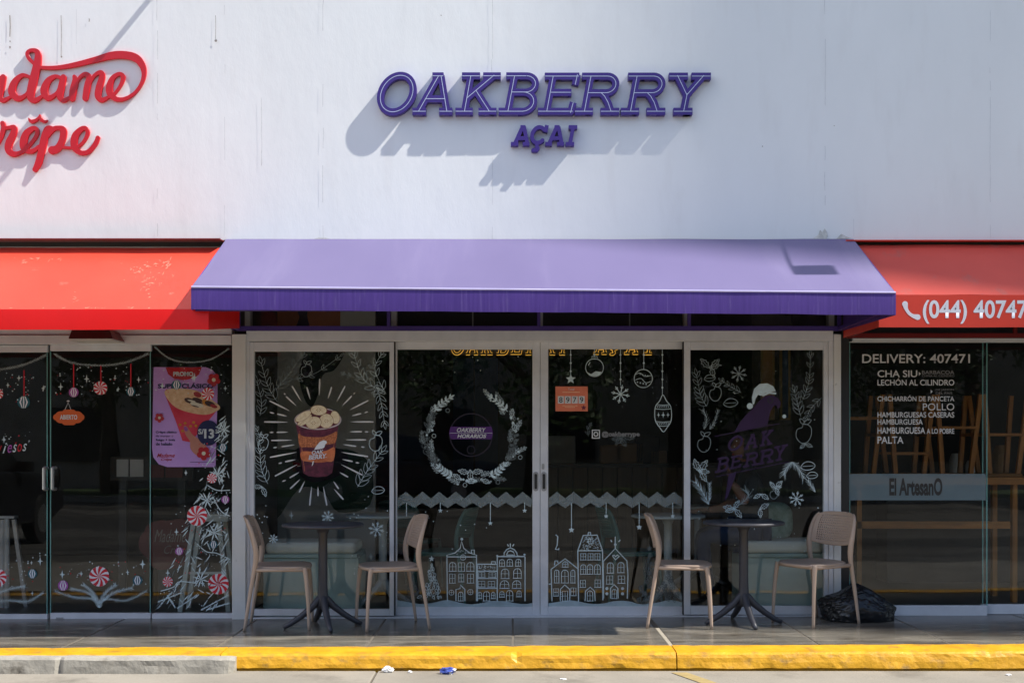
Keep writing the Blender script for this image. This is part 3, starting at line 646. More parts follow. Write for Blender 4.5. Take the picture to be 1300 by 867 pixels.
# pale scuffs on the bright red canopy
def on_slope(px, py, yf, zt_, zf_):
    a, b = 0., 1.
    for _ in range(30):
        m = (a + b) / 2; y = YF + (yf - YF) * m; z = zt_ + (zf_ - zt_) * m
        if HY - (z - H) * F / (D + y) < py: a = m
        else: b = m
    return Vector(((px - CX) * (D + y) / F, y, z + .006))
sc = MB(); zt_, zf_ = Z(315, YF), Z(393.5, YL)
for cx_, cy_, sx_, sy_, n_ in ((190, 352, 22, 22, 44), (176, 345, 10, 6, 14), (212, 335, 10, 6, 16), (32, 334, 4, 1.5, 6), (96, 378, 4, 6, 6), (60, 330, 50, 3, 8), (120, 392, 60, 1, 16)):
    for _ in range(n_):
        x_, y_ = rnd.gauss(cx_, sx_ * .55), min(392, max(324, rnd.gauss(cy_, sy_ * .55))); l = rnd.uniform(.6, 3.4); a_ = rnd.uniform(-1.2, .3); w_ = rnd.uniform(.2, .7)
        q = [(x_ + l * math.cos(a_), y_ + l * math.sin(a_)), (x_ - w_ * math.sin(a_), y_ + w_ * math.cos(a_)), (x_ - l * math.cos(a_), y_ - l * math.sin(a_)), (x_ + w_ * math.sin(a_), y_ - w_ * math.cos(a_))]
        sc.add([on_slope(u, v_, YL, zt_, zf_) for u, v_ in q], [(0, 1, 2, 3)])
so_ = sc.build('scuff_marks', 'scuff', la); so_['kind'] = 'stuff'
# ------------------------------------------------------------------ shopfronts
def pane(parent, name, o, g, y0, y1, m_='alu', gm='glass', frame=True, gname='glass_pane'):
    """a framed panel: outer pixel box o, glass pixel box g (x0, x1, y0, y1)"""
    if frame:
        mb = MB(); a0, a1 = P(o[0], o[2], y0), P(o[1], o[3], y0); b0, b1 = P(g[0], g[2], y0), P(g[1], g[3], y0)
        mb.box(a0.x, b0.x, y0, y1, a1.z, a0.z); mb.box(b1.x, a1.x, y0, y1, a1.z, a0.z)
        mb.box(b0.x, b1.x, y0 + .002, y1 - .002, b0.z, a0.z); mb.box(b0.x, b1.x, y0 + .002, y1 - .002, a1.z, b1.z)
        fr = mb.build(name, m_, parent); bevel(fr, .003)
    else: fr = parent
    yg = (y0 + y1) / 2; q0, q1 = P(g[0] - 1.2, g[2] - 1.2, yg), P(g[1] + 1.2, g[3] + 1.2, yg)
    MB().box(q0.x, q1.x, yg - .004, yg + .004, q1.z, q0.z).build(gname, gm, fr)
    return fr, yg - .0065
cs = thing('glass_shopfront', 'grey aluminium sliding glass shopfront under the purple awning with white painted decorations', 'shopfront', (X(686), 0, 0))
mb = MB(); mb.pbox(312.5, 1058, 418.5, 433, -.03, .12); mb.pbox(312.5, 317, 433.2, 786, -.028, .12); mb.pbox(1052, 1058, 433.2, 784, -.028, .12)
bevel(mb.build('outer_frame', 'alu', cs), .003)
mb = MB(); a, b = X(317, -.02), X(1052, -.02); mb.add([(a, -.03, -.03), (b, -.03, -.03), (b, .118, -.03), (a, .118, -.03), (a, -.03, Z(783)), (b, -.03, Z(780)), (b, .118, Z(780)), (a, .118, Z(783))], [(0, 3, 2, 1), (4, 5, 6, 7), (0, 1, 5, 4), (1, 2, 6, 5), (2, 3, 7, 6), (3, 0, 4, 7)])
mb.build('sill_track', 'alu', cs)
mb = MB(); mb.box(X(312.5), X(1058), .0, .1, 2.79, 2.859)
for px in (314, 500, 686, 872, 1056): mb.box(X(px) - .02, X(px) + .02, .002, .098, 2.213, 2.79)
tf = mb.build('transom_frame', 'alu_dark', cs)
for a, b in ((314, 500), (500, 686), (686, 872), (872, 1056)): MB().box(X(a) + .02, X(b) - .02, .045, .053, 2.214, 2.789).build('transom_glass', 'glass', tf)
d1, y1 = pane(cs, 'sliding_door', (317, 500, 434, 781.5), (322.5, 494.5, 446, 773), -.022, .022)
d2, y2 = pane(cs, 'sliding_door', (496, 685.5, 434, 781), (504, 676, 443.5, 770), .04, .08)
d3, y3 = pane(cs, 'sliding_door', (686, 873, 434, 780.5), (696, 867, 443, 769.5), .04, .08)
d4, y4 = pane(cs, 'sliding_door', (868.5, 1051.5, 433.5, 780), (876.5, 1046, 444, 769), -.022, .022)
MB().pbox(500.2, 501.6, 434, 781, -.01, .035).build('seal', 'seal_black', d1); MB().pbox(867, 868.3, 434, 780, -.01, .035).build('seal', 'seal_black', d4)
for d_, px in ((d2, 680.2), (d3, 690.5)):
    st = union_outline([dict(p=[(px, 602, 3.3), (px, 620, 3.3)])], .3); link_mesh('flush_pull', solid_from_loops(st, .0345, .006), 'steel', d_)
    inn = union_outline([dict(p=[(px, 603, 1.7), (px, 619, 1.7)])], .3); link_mesh('pull_recess', solid_from_loops(inn, .0335, .002), 'seal_black', d_)
link_mesh('key_lock', solid_from_loops(union_outline([dict(p=[(689.5, 590, 1.6), (689.5, 594, 1.6)])], .3), .036, .005), 'handle', d3)

# --- first door: cup decal with rays, floral corners
Rays = Paint(y1)
cx, cy = 402, 553
def ray(x0, y0, x1, y1_, w_, big): Rays.lens(340 + x0 / 6.67, 490 + y0 / 6.67, 340 + x1 / 6.67, 490 + y1_ / 6.67, w_, big)
rl = [(15, 125, 185, 210), (15, 222, 55, 232, .5), (80, 236, 162, 256), (-30, 303, 168, 306), (15, 393, 48, 391, .5), (75, 391, 172, 390), (30, 460, 205, 458), (45, 522, 78, 518, .5), (117, 513, 230, 496), (18, 603, 243, 560),
      (90, 655, 122, 648, .5), (147, 640, 235, 622), (60, 762, 248, 664), (185, 776, 264, 730), (120, 808, 154, 796, .5), (190, 868, 272, 790), (265, 900, 312, 805), (135, 62, 150, 72, .5), (155, 88, 238, 165), (205, 0, 285, 132),
      (330, 10, 360, 115), (440, -60, 436, 80), (540, 10, 510, 108), (655, 0, 585, 130), (710, 85, 632, 165), (725, 68, 735, 58, .5), (852, 122, 692, 203), (790, 232, 712, 252), (848, 215, 818, 228, .5), (895, 303, 700, 302), (795, 386, 695, 386), (852, 387, 820, 387, .5),
      (832, 455, 662, 455), (748, 510, 638, 494), (820, 518, 788, 514, .5), (848, 597, 625, 560), (718, 638, 630, 620), (775, 652, 742, 646, .5), (800, 752, 622, 664), (680, 770, 608, 730), (600, 870, 556, 806)]
for q in rl: ray(q[0], q[1], q[2], q[3], 1.9 if len(q) == 4 else 1.6, .35 if len(q) == 4 else .5)
for q in ((355, 1010, 370, 850), (500, 1010, 470, 850), (425, 930, 425, 850), (640, 960, 560, 870)): ray(*q, 2., .3)
Rays.build('painted_rays', 'ray_white', d1)
def zl(pts): return [(340 + a / 6.67, 490 + b / 6.67) for a, b in pts]
def decal(name, pts, m_, y, par): p = Paint(y); p.poly(pts); return p.build(name, m_, par)
cup = Paint(y1 - .002); cup.poly(zl([(238, 330), (600, 310), (592, 380), (578, 480), (562, 620), (545, 735), (500, 762), (420, 770), (345, 762), (300, 735), (285, 640), (268, 520), (252, 400)]))
cupo = cup.build('cup_decal', 'acai', d1); yc = y1 - .0045
def lay(pts, m_, nm='cup_print', k=[0]): k[0] += 1; return decal(nm, pts, m_, yc - .0004 * k[0], cupo)
lay(zl(spline([(258, 405), (300, 425), (380, 432), (470, 430), (540, 405), (588, 385), (576, 470), (540, 490), (470, 500), (400, 520), (330, 515), (272, 512)], 3, True)), 'granola')
lay(zl(spline([(280, 560), (340, 552), (420, 560), (500, 545), (566, 520), (556, 630), (500, 640), (430, 648), (350, 640), (288, 625)], 3, True)), 'mango_pulp')
lay(zl(spline([(225, 290), (250, 245), (330, 205), (430, 185), (540, 200), (605, 245), (622, 292), (590, 335), (500, 362), (420, 370), (330, 360), (250, 330)], 3, True)), 'cup_rim')
lay(zl(spline([(238, 290), (258, 250), (335, 212), (430, 192), (535, 207), (595, 250), (610, 292), (580, 328), (495, 352), (420, 360), (330, 350), (258, 322)], 3, True)), 'acai')
for bx_, by_, ra_, rb_, an in ((430, 205, 72, 44, .05), (570, 265, 40, 58, -.25), (495, 295, 62, 64, .4), (388, 310, 68, 54, -.2), (300, 255, 80, 32, -.55), (312, 285, 76, 18, -.6), (326, 298, 70, 16, -.6)):
    for s_, m_ in ((1., 'banana_edge'), (.93, 'banana')):
        lay(zl([(bx_ + ra_ * s_ * math.cos(t) * math.cos(an) - rb_ * s_ * math.sin(t) * math.sin(an), by_ + ra_ * s_ * math.cos(t) * math.sin(an) + rb_ * s_ * math.sin(t) * math.cos(an)) for t in np.linspace(0, 2 * pi, 19)[:-1]]), m_)
for bx_, by_ in ((430, 203), (495, 295), (388, 312)):
    p = Paint(yc - .0112, (340, 490, 6.67)); [p.disc(bx_ + 16 * math.cos(k * 1.05), by_ + 11 * math.sin(k * 1.05), 3.5, 6) for k in range(6)]; p.build('banana_seed', 'banana_edge', cupo)
p = Paint(yc - .0112, (340, 490, 6.67)); p.line([(268, 380), (280, 470), (296, 600), (312, 720)], 5); p.line([(575, 400), (560, 500), (548, 600)], 3); p.build('cup_highlight', 'granola', cupo)
p = Paint(yc - .012, (340, 490, 6.67)); p.poly([(392, 540), (408, 510), (440, 472), (470, 458), (495, 464), (502, 482), (488, 490), (478, 520), (460, 530), (430, 534)]); p.poly([(378, 640), (392, 632), (384, 662), (372, 680)])
p.line([(350, 620), (500, 602)], 2.5); p.build('cup_emblem', 'print_white', cupo)
text('cup_lettering', 'OAK', 340 + 372 / 6.67, 490 + 548 / 6.67, 340 + 470 / 6.67, 490 + 580 / 6.67, yc - .012, 'print_white', cupo, bold=.03, shear=.15, slant=-.1)
text('cup_lettering', 'BERRY', 340 + 345 / 6.67, 490 + 586 / 6.67, 340 + 498 / 6.67, 490 + 625 / 6.67, yc - .012, 'print_white', cupo, bold=.03, shear=.15, slant=-.1)

def florals(y, par, items):
    for it in items:
        p = Paint(y); k = it[0]
        if k == 's': p.sprig(it[1], it[2], it[3], .42, .2, side=.6); nm = 'painted_sprig'
        elif k == 'h': p.holly(*it[1:5]); p.holly(it[1], it[2], it[3] * .9, it[4] + 2.0); nm = 'painted_holly'
        elif k == 'f': p.flake(*it[1:4], .9); nm = 'painted_snowflake'
        elif k == 'b':
            for _ in range(it[3]): p.disc(it[1] + rnd.uniform(-5, 5), it[2] + rnd.uniform(-4, 4), rnd.uniform(.8, 1.7), 8)
            nm = 'painted_berry_cluster'
        elif k == 'o': p.line(spline([(it[1] + it[3] * a, it[2] + it[3] * b) for a, b in ((0, -1), (.7, -.7), (.8, .1), (.4, .9), (-.3, 1), (-.8, .4), (-.7, -.4), (-.2, -.6))], 4, True), .7, True); p.leaf(it[1], it[2] - it[3], it[3] * .9, -.5, .3); p.leaf(it[1], it[2] - it[3], it[3] * .7, -2.2, .3); nm = 'painted_fruit'
        elif k == 'n': p.line(spline([(it[1] + it[3] * a, it[2] + it[3] * b) for a, b in ((-1, .2), (-.4, -.5), (.5, -.5), (1, 0), (.5, .5), (-.4, .6))], 4, True), .7, True); p.line([(it[1] - it[3] * .8, it[2] + .1 * it[3]), (it[1] + it[3] * .8, it[2])], .5); nm = 'painted_nut'
        elif k == 'p': p.pine(it[1], it[2], it[3], .6, .5); nm = 'painted_pine_twig'
        elif k == 'd':
            for _ in range(it[5]): p.disc(rnd.uniform(it[1], it[2]), rnd.uniform(it[3], it[4]), rnd.uniform(.45, .95), 6)
            nm = 'painted_snow_dots'
        elif k == 'x': p.spark(*it[1:4]); nm = 'painted_star'
        o_ = p.build(nm, it[-1] if isinstance(it[-1], str) and it[-1] in M else 'paint', par)
        if k in 'db': o_['kind'] = 'stuff'
florals(y1, d1, [
    ('s', [(352, 510), (340, 490), (332, 462)], 15, 5, 'paint_mid'), ('s', [(330, 528), (332, 510), (326, 484)], 12, 4, 'paint_mid'), ('b', 333, 453, 0, 5), ('b', 362, 460, 0, 4), ('s', [(350, 495), (366, 476), (382, 452)], 15, 5, 'paint_mid'),
    ('o', 389, 470, 8, 'paint_mid'), ('b', 398, 477, 0, 3), ('s', [(372, 482), (400, 474), (432, 452)], 9, 4, 'paint_mid'),
    ('s', [(488, 498), (462, 482), (450, 452)], 15, 6, 'paint'), ('s', [(490, 500), (476, 470), (484, 450)], 13, 4, 'paint'), ('s', [(478, 488), (484, 512), (488, 536)], 13, 5, 'paint'), ('o', 471, 474, 7, 'paint_mid'), ('b', 467, 452, 0, 6), ('b', 490, 453, 0, 6), ('b', 474, 500, 0, 5), ('b', 491, 503, 0, 5), ('s', [(460, 480), (447, 478), (436, 474)], 7, 3, 'paint_mid'),
    ('o', 477, 562, 10, 'paint'), ('b', 490, 577, 0, 4), ('s', [(454, 618), (466, 598), (484, 574)], 16, 6, 'paint'), ('n', 480, 622, 8, 'paint'), ('b', 453, 620, 0, 6), ('b', 466, 617, 0, 6), ('b', 490, 608, 0, 4),
    ('s', [(340, 614), (332, 596), (330, 574)], 15, 5, 'paint'), ('o', 334, 563, 8, 'paint'), ('s', [(328, 566), (330, 556), (326, 545)], 9, 3, 'paint'), ('h', 333, 618, 13, 1.2, 'paint'), ('b', 331, 607, 0, 4), ('b', 331, 546, 0, 4),
    ('f', 416, 656, 7.5, 'paint'), ('f', 478, 672, 9.5, 'paint'), ('f', 347, 684, 5.5, 'paint'), ('x', 370, 654, 6, 'paint_mid'), ('x', 471, 706, 6.5, 'paint_mid'), ('d', 440, 492, 625, 740, 22, 'paint'), ('d', 326, 345, 630, 680, 8, 'paint')])

# --- second door: wreath, badge, zigzag band, little town
def wreath(par, y, cx, cy, r):
    for i, (a0, a1, kind) in enumerate(((-2.05, -2.55, 'L'), (-2.6, -3.0, 's'), (-3.05, -3.45, 'b'), (-3.5, -3.85, 's'), (-3.9, -4.3, 'L'), (-4.35, -4.75, 'h'), (-1.1, -.6, 'L'), (-.55, -.2, 'h'), (-.15, .2, 'b'), (.25, .6, 's'), (.7, 1.15, 'L'), (1.2, 1.6, 'h'))):
        p = Paint(y); pts = [(cx + r * math.cos(t), cy + r * math.sin(t)) for t in np.linspace(a1, a0, 4)]
        if kind == 'L': p.sprig(pts, 8.5, 5, .9, .24, fill=True, side=.8)
        elif kind == 's': p.sprig(pts, 9, 4, .6, .2, side=.8); p.ring(pts[1][0] + 4, pts[1][1], 3.4, .6); p.sprig([pts[3], pts[1]], 7, 3, .6, .2)
        elif kind == 'b':
            for q in pts: p.disc(q[0] + rnd.uniform(-4, 4), q[1], 1.8, 8); p.disc(q[0] + rnd.uniform(-6, 6), q[1] + 4, 1.5, 8); p.ring(q[0] - 4, q[1] + 2, 3.2, .6)
            p.sprig(pts, 7, 3, .6, .2)
        else: p.holly(pts[1][0], pts[1][1], 13, math.atan2(pts[0][1] - pts[2][1], pts[0][0] - pts[2][0]), .9); p.holly(pts[2][0], pts[2][1], 12, math.atan2(pts[2][1] - pts[0][1], pts[2][0] - pts[0][0]) + .5, .9); p.disc(*pts[1], 1.6, 8); p.disc(*pts[2], 1.6, 8)
        p.build('painted_wreath_sprig', 'paint' if kind in 'Lh' else 'paint_dim', par)
wreath(d2, y2, 598, 554, 56)
for i in range(22):
    a = -1.05 + i * (2 * pi - 1.05) / 22 * 1.0; r_ = 56 + 5 * math.sin(i * 2.3)
    if -2.0 < a < -1.1: continue
    p = Paint(y2); b0 = (598 + r_ * math.cos(a), 554 + r_ * math.sin(a)); da = a + (1.57 if math.cos(a) < 0 else -1.57) + rnd.uniform(-.5, .5)
    p.sprig([b0, (b0[0] + 6 * math.cos(da), b0[1] + 6 * math.sin(da)), (b0[0] + 13 * math.cos(da + .2), b0[1] + 13 * math.sin(da + .2))], 5.5, 4, .4, .22, side=.7)
    if i % 3 == 0: p.disc(b0[0] + 4, b0[1] - 3, 1.5, 8); p.disc(b0[0] - 3, b0[1] + 3, 1.3, 8); p.ring(b0[0] + 6, b0[1] + 4, 2.4, .5)
    p.build('painted_wreath_sprig', 'paint_mid' if i % 2 else 'paint', d2)
p = Paint(y2); p.holly(597, 596, 15, pi / 2, .9); p.holly(595, 600, 14, pi + .2, .9); p.holly(599, 600, 14, -.2, .9); p.build('painted_holly', 'paint', d2)
bdg = Paint(y2 - .0016); bdg.poly([(572, 541.5), (624, 541.5), (626, 550), (623.5, 557.5), (572.5, 557.5), (570, 550)]); bo = bdg.build('opening_hours_badge', 'badge_purple', d2); bdg = Paint(y2 - .0014); bdg.ring(598, 552, 27, 1.4, 32); bdg.ring(598, 571, 5, 1., 14); bdg.build('badge_ring', 'badge_ring', bo)
text('badge_lettering', 'OAKBERRY', 580, 543, 617, 548.5, y2 - .005, 'vinyl_text', bo, bold=.02, shear=.25); text('badge_lettering', 'HORARIOS', 580.5, 551, 617.5, 556, y2 - .005, 'vinyl_text', bo, bold=.03, shear=.25)
Paint(y2 - .005).line([(571, 549.6), (625, 549.6)], .4).build('badge_line', 'vinyl_text', bo)
def zig(par, y, x0, x1, off):
    p = Paint(y); t = 21.2; xs = []; x = x0
    top = []; bot = []
    n = int((x1 - x0) / (t / 2)) + 1
    for i in range(n + 1):
        x = min(x0 + i * t / 2, x1); up = (i + off) % 2; top.append((x, 632.5 if up == 0 else 624)); bot.append((x, 644.5 if up == 0 else 638))
    for i in range(n): p_ = Paint(y); p.poly([top[i], top[i + 1], (bot[i + 1][0], bot[i + 1][1]), bot[i]])
    return p.build('zigzag_band', 'paint_soft', par)
zig(d2, y2, 504.5, 675.5, 0); zig(d3, y3, 696.5, 866.5, 0)
def hang(par, y, lst):
    for x, yb, r in lst:
        p = Paint(y - .0016); p.line([(x, 638), (x, yb - r)], .9); p.star5(x, yb, r) if r else None; p.build('painted_hanging_star', 'paint', par)
hang(d2, y2, [(559, 648, 3.2), (622.5, 664, 3.2), (666, 648, 3.2), (516, 655, .01)]); hang(d3, y3, [(725.5, 672.5, 4.2), (769.5, 655, 3.2), (811.5, 669, 4.), (854, 655, 3.2)])
def win(p, x0, y0, x1, y1_, arch=False, lw=3.9, grid=True):
    if arch:
        c = (x0 + x1) / 2; r = (x1 - x0) / 2; pts = [(x0, y1_)] + [(c - r * math.cos(t), y0 + r - r * math.sin(t)) for t in np.linspace(0, pi, 9)] + [(x1, y1_)]
    else: pts = [(x0, y1_), (x0, y0), (x1, y0), (x1, y1_)]
    p.line(pts, lw, True); c = (x0 + x1) / 2
    if grid: p.line([(c, y0), (c, y1_)], lw * .6); p.line([(x0, (y0 + y1_) / 2), (x1, (y0 + y1_) / 2)], lw * .6)
    p.line([(x0 - 4, y1_ + 1), (x1 + 4, y1_ + 1)], lw * .9)
def town(par, y, org, houses, m_='paint'):
    for h in houses:
        p = Paint(y - .0016, org)
        for pl in h['l']: p.line(pl, 6.)
        for a in h.get('w', []): win(p, *a)
        for c in h.get('c', []): p.ring(c[0], c[1], c[2], 3.2, 16); p.line([(c[0] - c[2], c[1]), (c[0] + c[2], c[1])], 2); p.line([(c[0], c[1] - c[2]), (c[0], c[1] + c[2])], 2)
        for dts in h.get('dots', []): p.disc(*dts, 8)
        if 'tile' in h:
            x0, x1, y0, yb = h['tile']
            for _ in range(h.get('nt', 60)):
                v_ = rnd.uniform(0, 1); xx = x0 + (x1 - x0) * rnd.uniform(.25 * (1 - v_) * h.get('tp', 0), 1 - .25 * (1 - v_) * h.get('tp', 0)); yy = y0 + (yb - y0) * v_; p.line([(xx, yy), (xx + 6, yy + rnd.uniform(-4, 4))], 2.6)
        p.build('painted_house', m_, par)
g2 = (490, 600, 4.333); g3 = (680, 600, 4.333)
town(d2, y2, g2, [
    dict(l=[[(338, 705), (335, 452), (380, 440), (408, 415), (416, 375), (428, 415), (460, 440), (498, 452), (498, 705)], [(335, 462), (498, 462)], [(470, 445), (470, 424), (486, 424), (486, 448)], [(385, 705), (385, 640), (408, 636), (408, 615), (434, 640), (434, 705)]],
         w=[(348, 492, 385, 540, True), (398, 494, 432, 540), (445, 492, 484, 540, True), (350, 556, 380, 605), (400, 556, 428, 598), (448, 556, 482, 605), (398, 655, 424, 703, True)], c=[(424, 465, 15), (360, 658, 14), (464, 655, 15)], dots=[(417, 364, 8)], tile=(385, 450, 425, 448), nt=14),
    dict(l=[[(500, 502), (608, 502)], [(500, 540), (610, 540)], [(500, 580), (610, 580)], [(500, 634), (610, 634)], [(503, 705), (503, 502)], [(580, 500), (580, 488), (602, 488), (602, 502)]], w=[(508, 548, 544, 572), (566, 548, 602, 572), (508, 596, 544, 626), (562, 596, 598, 626), (506, 656, 526, 690, True), (536, 652, 570, 703, True), (580, 656, 600, 690, True)], tile=(506, 604, 508, 536), nt=40),
    dict(l=[[(612, 705), (612, 462), (650, 456), (650, 440), (664, 422), (684, 412), (706, 422), (720, 440), (722, 456), (765, 462), (765, 705)], [(615, 460), (765, 460)], [(662, 452), (672, 432), (684, 428), (700, 434), (710, 452), (662, 452)], [(684, 408), (684, 388)], [(674, 404), (668, 392)], [(696, 404), (704, 392)]],
         w=[(624, 476, 652, 514, True), (666, 474, 696, 512, True), (714, 474, 742, 512, True), (634, 528, 676, 580, True), (702, 526, 744, 578, True), (628, 592, 676, 634, True), (696, 592, 742, 634, True), (626, 652, 650, 682, True), (662, 646, 698, 703, True), (720, 648, 744, 680, True)], dots=[(612, 456, 6), (762, 450, 6)])])
town(d3, y3, g3, [
    dict(l=[[(90, 705), (85, 530), (162, 472), (234, 528), (236, 710)], [(104, 508), (106, 484), (122, 484), (122, 496)], [(72, 612), (86, 610)], [(110, 340), (122, 350), (118, 400), (108, 420), (128, 422), (128, 414)], [(136, 705), (136, 640), (160, 616), (188, 640), (188, 705)]],
         w=[(148, 488, 178, 518, True), (104, 534, 128, 604, True), (142, 534, 180, 604, True), (194, 534, 216, 604, True), (100, 636, 124, 676), (194, 632, 222, 674), (148, 650, 176, 703)], tile=(138, 148, 642, 700), nt=8),
    dict(l=[[(236, 712), (232, 428), (262, 344), (338, 342), (368, 428), (370, 700)], [(232, 428), (368, 428)], [(288, 342), (290, 328), (302, 328), (302, 342)], [(272, 705), (274, 650), (300, 628), (324, 650), (328, 705)]], c=[(302, 376, 15)], w=[(248, 444, 276, 478), (288, 444, 316, 478), (326, 444, 354, 478), (248, 504, 276, 556, True), (284, 504, 314, 556, True), (324, 504, 356, 556, True), (246, 590, 274, 628), (326, 588, 358, 628), (284, 648, 314, 703, True)], tile=(240, 360, 350, 424), nt=110, tp=1),
    dict(l=[[(374, 690), (372, 486), (438, 416), (502, 484), (508, 560), (504, 690)], [(422, 456), (432, 452), (440, 460), (450, 452), (460, 458), (440, 478), (422, 456)], [(438, 416), (438, 350)], [(420, 380), (412, 368)], [(456, 380), (466, 368)], [(412, 690), (412, 634), (432, 614), (452, 634), (454, 690)]], w=[(394, 494, 428, 550, True), (452, 492, 486, 548, True), (390, 566, 424, 610), (454, 566, 490, 606), (420, 640, 446, 690, True)], dots=[(392, 636, 9), (392, 664, 9), (478, 636, 9), (478, 664, 9), (438, 394, 8)])])
def fir(par, y, cx, top, bot, w_, n, m_='paint'):
    p = Paint(y - .0016); p.star5(cx, top - 4, 4)
    for i in range(n):
        t = (i + .5) / n; yy = top + (bot - top) * t
        for _ in range(2 + int(5 * t)):
            xx = cx + rnd.uniform(-1, 1) * w_ * t * .5; p.leaf(xx, yy, rnd.uniform(3.5, 6.5), pi / 2 + rnd.uniform(-.7, .7) + (xx - cx) / w_ * -1., .3, .7)
    p.build('painted_fir_tree', m_, par)
fir(d2, y2, 548, 713, 758, 28, 11); fir(d2, y2, 524, 728, 758, 20, 7, 'paint_dim')
fir(d3, y3, 824.5, 700, 760, 32, 16, 'paint_dim'); fir(d3, y3, 849, 716, 760, 28, 13, 'paint_dim')
for par, y, a, b in ((d2, y2, 504.3, 675.7), (d3, y3, 696.3, 866.7)):
    p = Paint(y - .0012); n = 24; xs = [a + (b - a) * i / n for i in range(n + 1)]; hs = [764 - 2.2 * math.sin(i * .7 + a) - 1.5 * noise.noise(Vector((i * .4, a, 0))) for i in range(n + 1)]
    for i in range(n): p.poly([(xs[i], hs[i]), (xs[i + 1], hs[i + 1]), (xs[i + 1], 769.6), (xs[i], 769.6)])
    p.build('painted_snow_bank', 'paint_snow', par)
florals(y2, d2, [('d', 512, 560, 450, 490, 6, 'paint_dim'), ('d', 560, 660, 452, 480, 6, 'paint'), ('d', 545, 670, 648, 700, 7, 'paint'), ('d', 506, 545, 640, 700, 4, 'paint')])
# --- third door: hanging ornaments, number card, handle name
g3b = (680, 420, 4.333)
for pts in ([(193, 97), (193, 240)], [(323, 97), (323, 145)], [(467, 97), (467, 300)], [(595, 97), (595, 212)], [(697, 97), (697, 350)]):
    p = Paint(y3, g3b); p.line(pts, 2.6)
    for k in range(int((pts[1][1] - pts[0][1]) / 45)): p.disc(pts[0][0], pts[0][1] + 35 + k * 45, 5.5, 8)
    p.build('painted_string', 'paint', d3)
p = Paint(y3 - .0016, g3b); p.star5(193, 265, 28); p.build('painted_star', 'paint', d3)
p = Paint(y3 - .0016, g3b); p.ring(324, 202, 49, 3.6, 28); p.line([(308, 142), (340, 142), (338, 155), (310, 155)], 3.5, True); p.poly([(286, 228), (305, 238), (330, 222), (362, 226), (352, 240), (336, 248), (312, 248), (296, 240)]); p.line([(290, 190), (300, 172)], 4); p.build('painted_bauble', 'paint', d3)
p = Paint(y3 - .0016, g3b); p.flake(467, 348, 48, 4.5); p.build('painted_snowflake', 'paint', d3)
p = Paint(y3 - .0016, g3b); p.ring(592, 262, 50, 3.6, 28); p.line(spline([(548, 240), (575, 232), (600, 250), (638, 245)], 5), 3); p.line(spline([(548, 270), (580, 262), (605, 285), (634, 278)], 5), 3); [p.disc(560 + 16 * i, 282 + 4 * i, 4, 8) for i in range(4)]; [p.disc(575 + 14 * i, 238 + 3 * i, 3, 8) for i in range(4)]; p.build('painted_bauble', 'paint', d3)
p = Paint(y3 - .0016, g3b); p.line(spline([(700, 352), (720, 385), (744, 420), (746, 490), (724, 530), (703, 555), (682, 530), (658, 490), (658, 420), (682, 385)], 4, True), 4, True)
for yy, hw in ((405, 36), (428, 42), (498, 42), (520, 32)): p.line([(702 - hw, yy), (702, yy + 4), (702 + hw, yy)], 3.4)
for xx in (676, 702, 728): p.spark(xx, 462, 19 if xx == 702 else 15)
for k in range(7): p.line([(668 + 10 * k, 412), (672 + 10 * k, 422)], 3); p.line([(668 + 10 * k, 505), (673 + 10 * k, 514)], 3)
p.build('painted_bauble', 'paint', d3)
florals(y3, d3, [('d', 700, 862, 448, 520, 22, 'paint_dim'), ('h', 790, 553, 16, .2, 'paint_dim'), ('h', 788, 556, 13, 1.0, 'paint_dim')])
text('handle_lettering', '@oakberrype', 764, 547.5, 812, 555.5, y3 - .003, 'vinyl_grey', d3, bold=.03)
st = union_outline([dict(p=[(752, 546, .6), (761, 546, .6), (761, 556, .6), (752, 556, .6), (752, 546, .6)]), dict(p=[(x, y, .6) for x, y in arc(756.5, 551, 2.5, 2.5, 0, 2 * pi, 0, 14)])], .2)
link_mesh('camera_symbol', solid_from_loops(st, y3 - .003, .0008), 'vinyl_text', d3)
florals(y3, d3, [('s', [(747, 554), (746, 546), (749, 540)], 6, 3, 'paint_dim')])
card = thing('number_card', 'small orange card with four black numerals stuck on the sliding door', 'card', P(726, 522, y3))
MB().pbox(705.2, 746.2, 490.5, 522, y3 - .003, y3 - .0012).build('card_sheet', 'card_orange', card)
for i, c_ in enumerate('8979'):
    x0 = 708.2 + 8.8 * i; MB().pbox(x0, x0 + 7.6, 502.8, 512.2, y3 - .0042, y3 - .0031).build('number_tile', 'vinyl_text', card); text('numeral', c_, x0 + 1.6, 504, x0 + 6, 511, y3 - .0045, 'vinyl_black', card, bold=.01)
text('card_lettering', 'Total', 721, 492.5, 729, 495.5, y3 - .0036, 'vinyl_text', card); Paint(y3 - .0036).line([(714, 497.8), (736, 497.8)], .7).line([(714, 515), (733, 515)], .6).line([(717, 517), (730, 517)], .6).build('card_print', 'poster_crepe', card)
p = Paint(y3 - .0036); p.star5(741, 517.5, 3.6); p.build('card_star', 'acai', card)

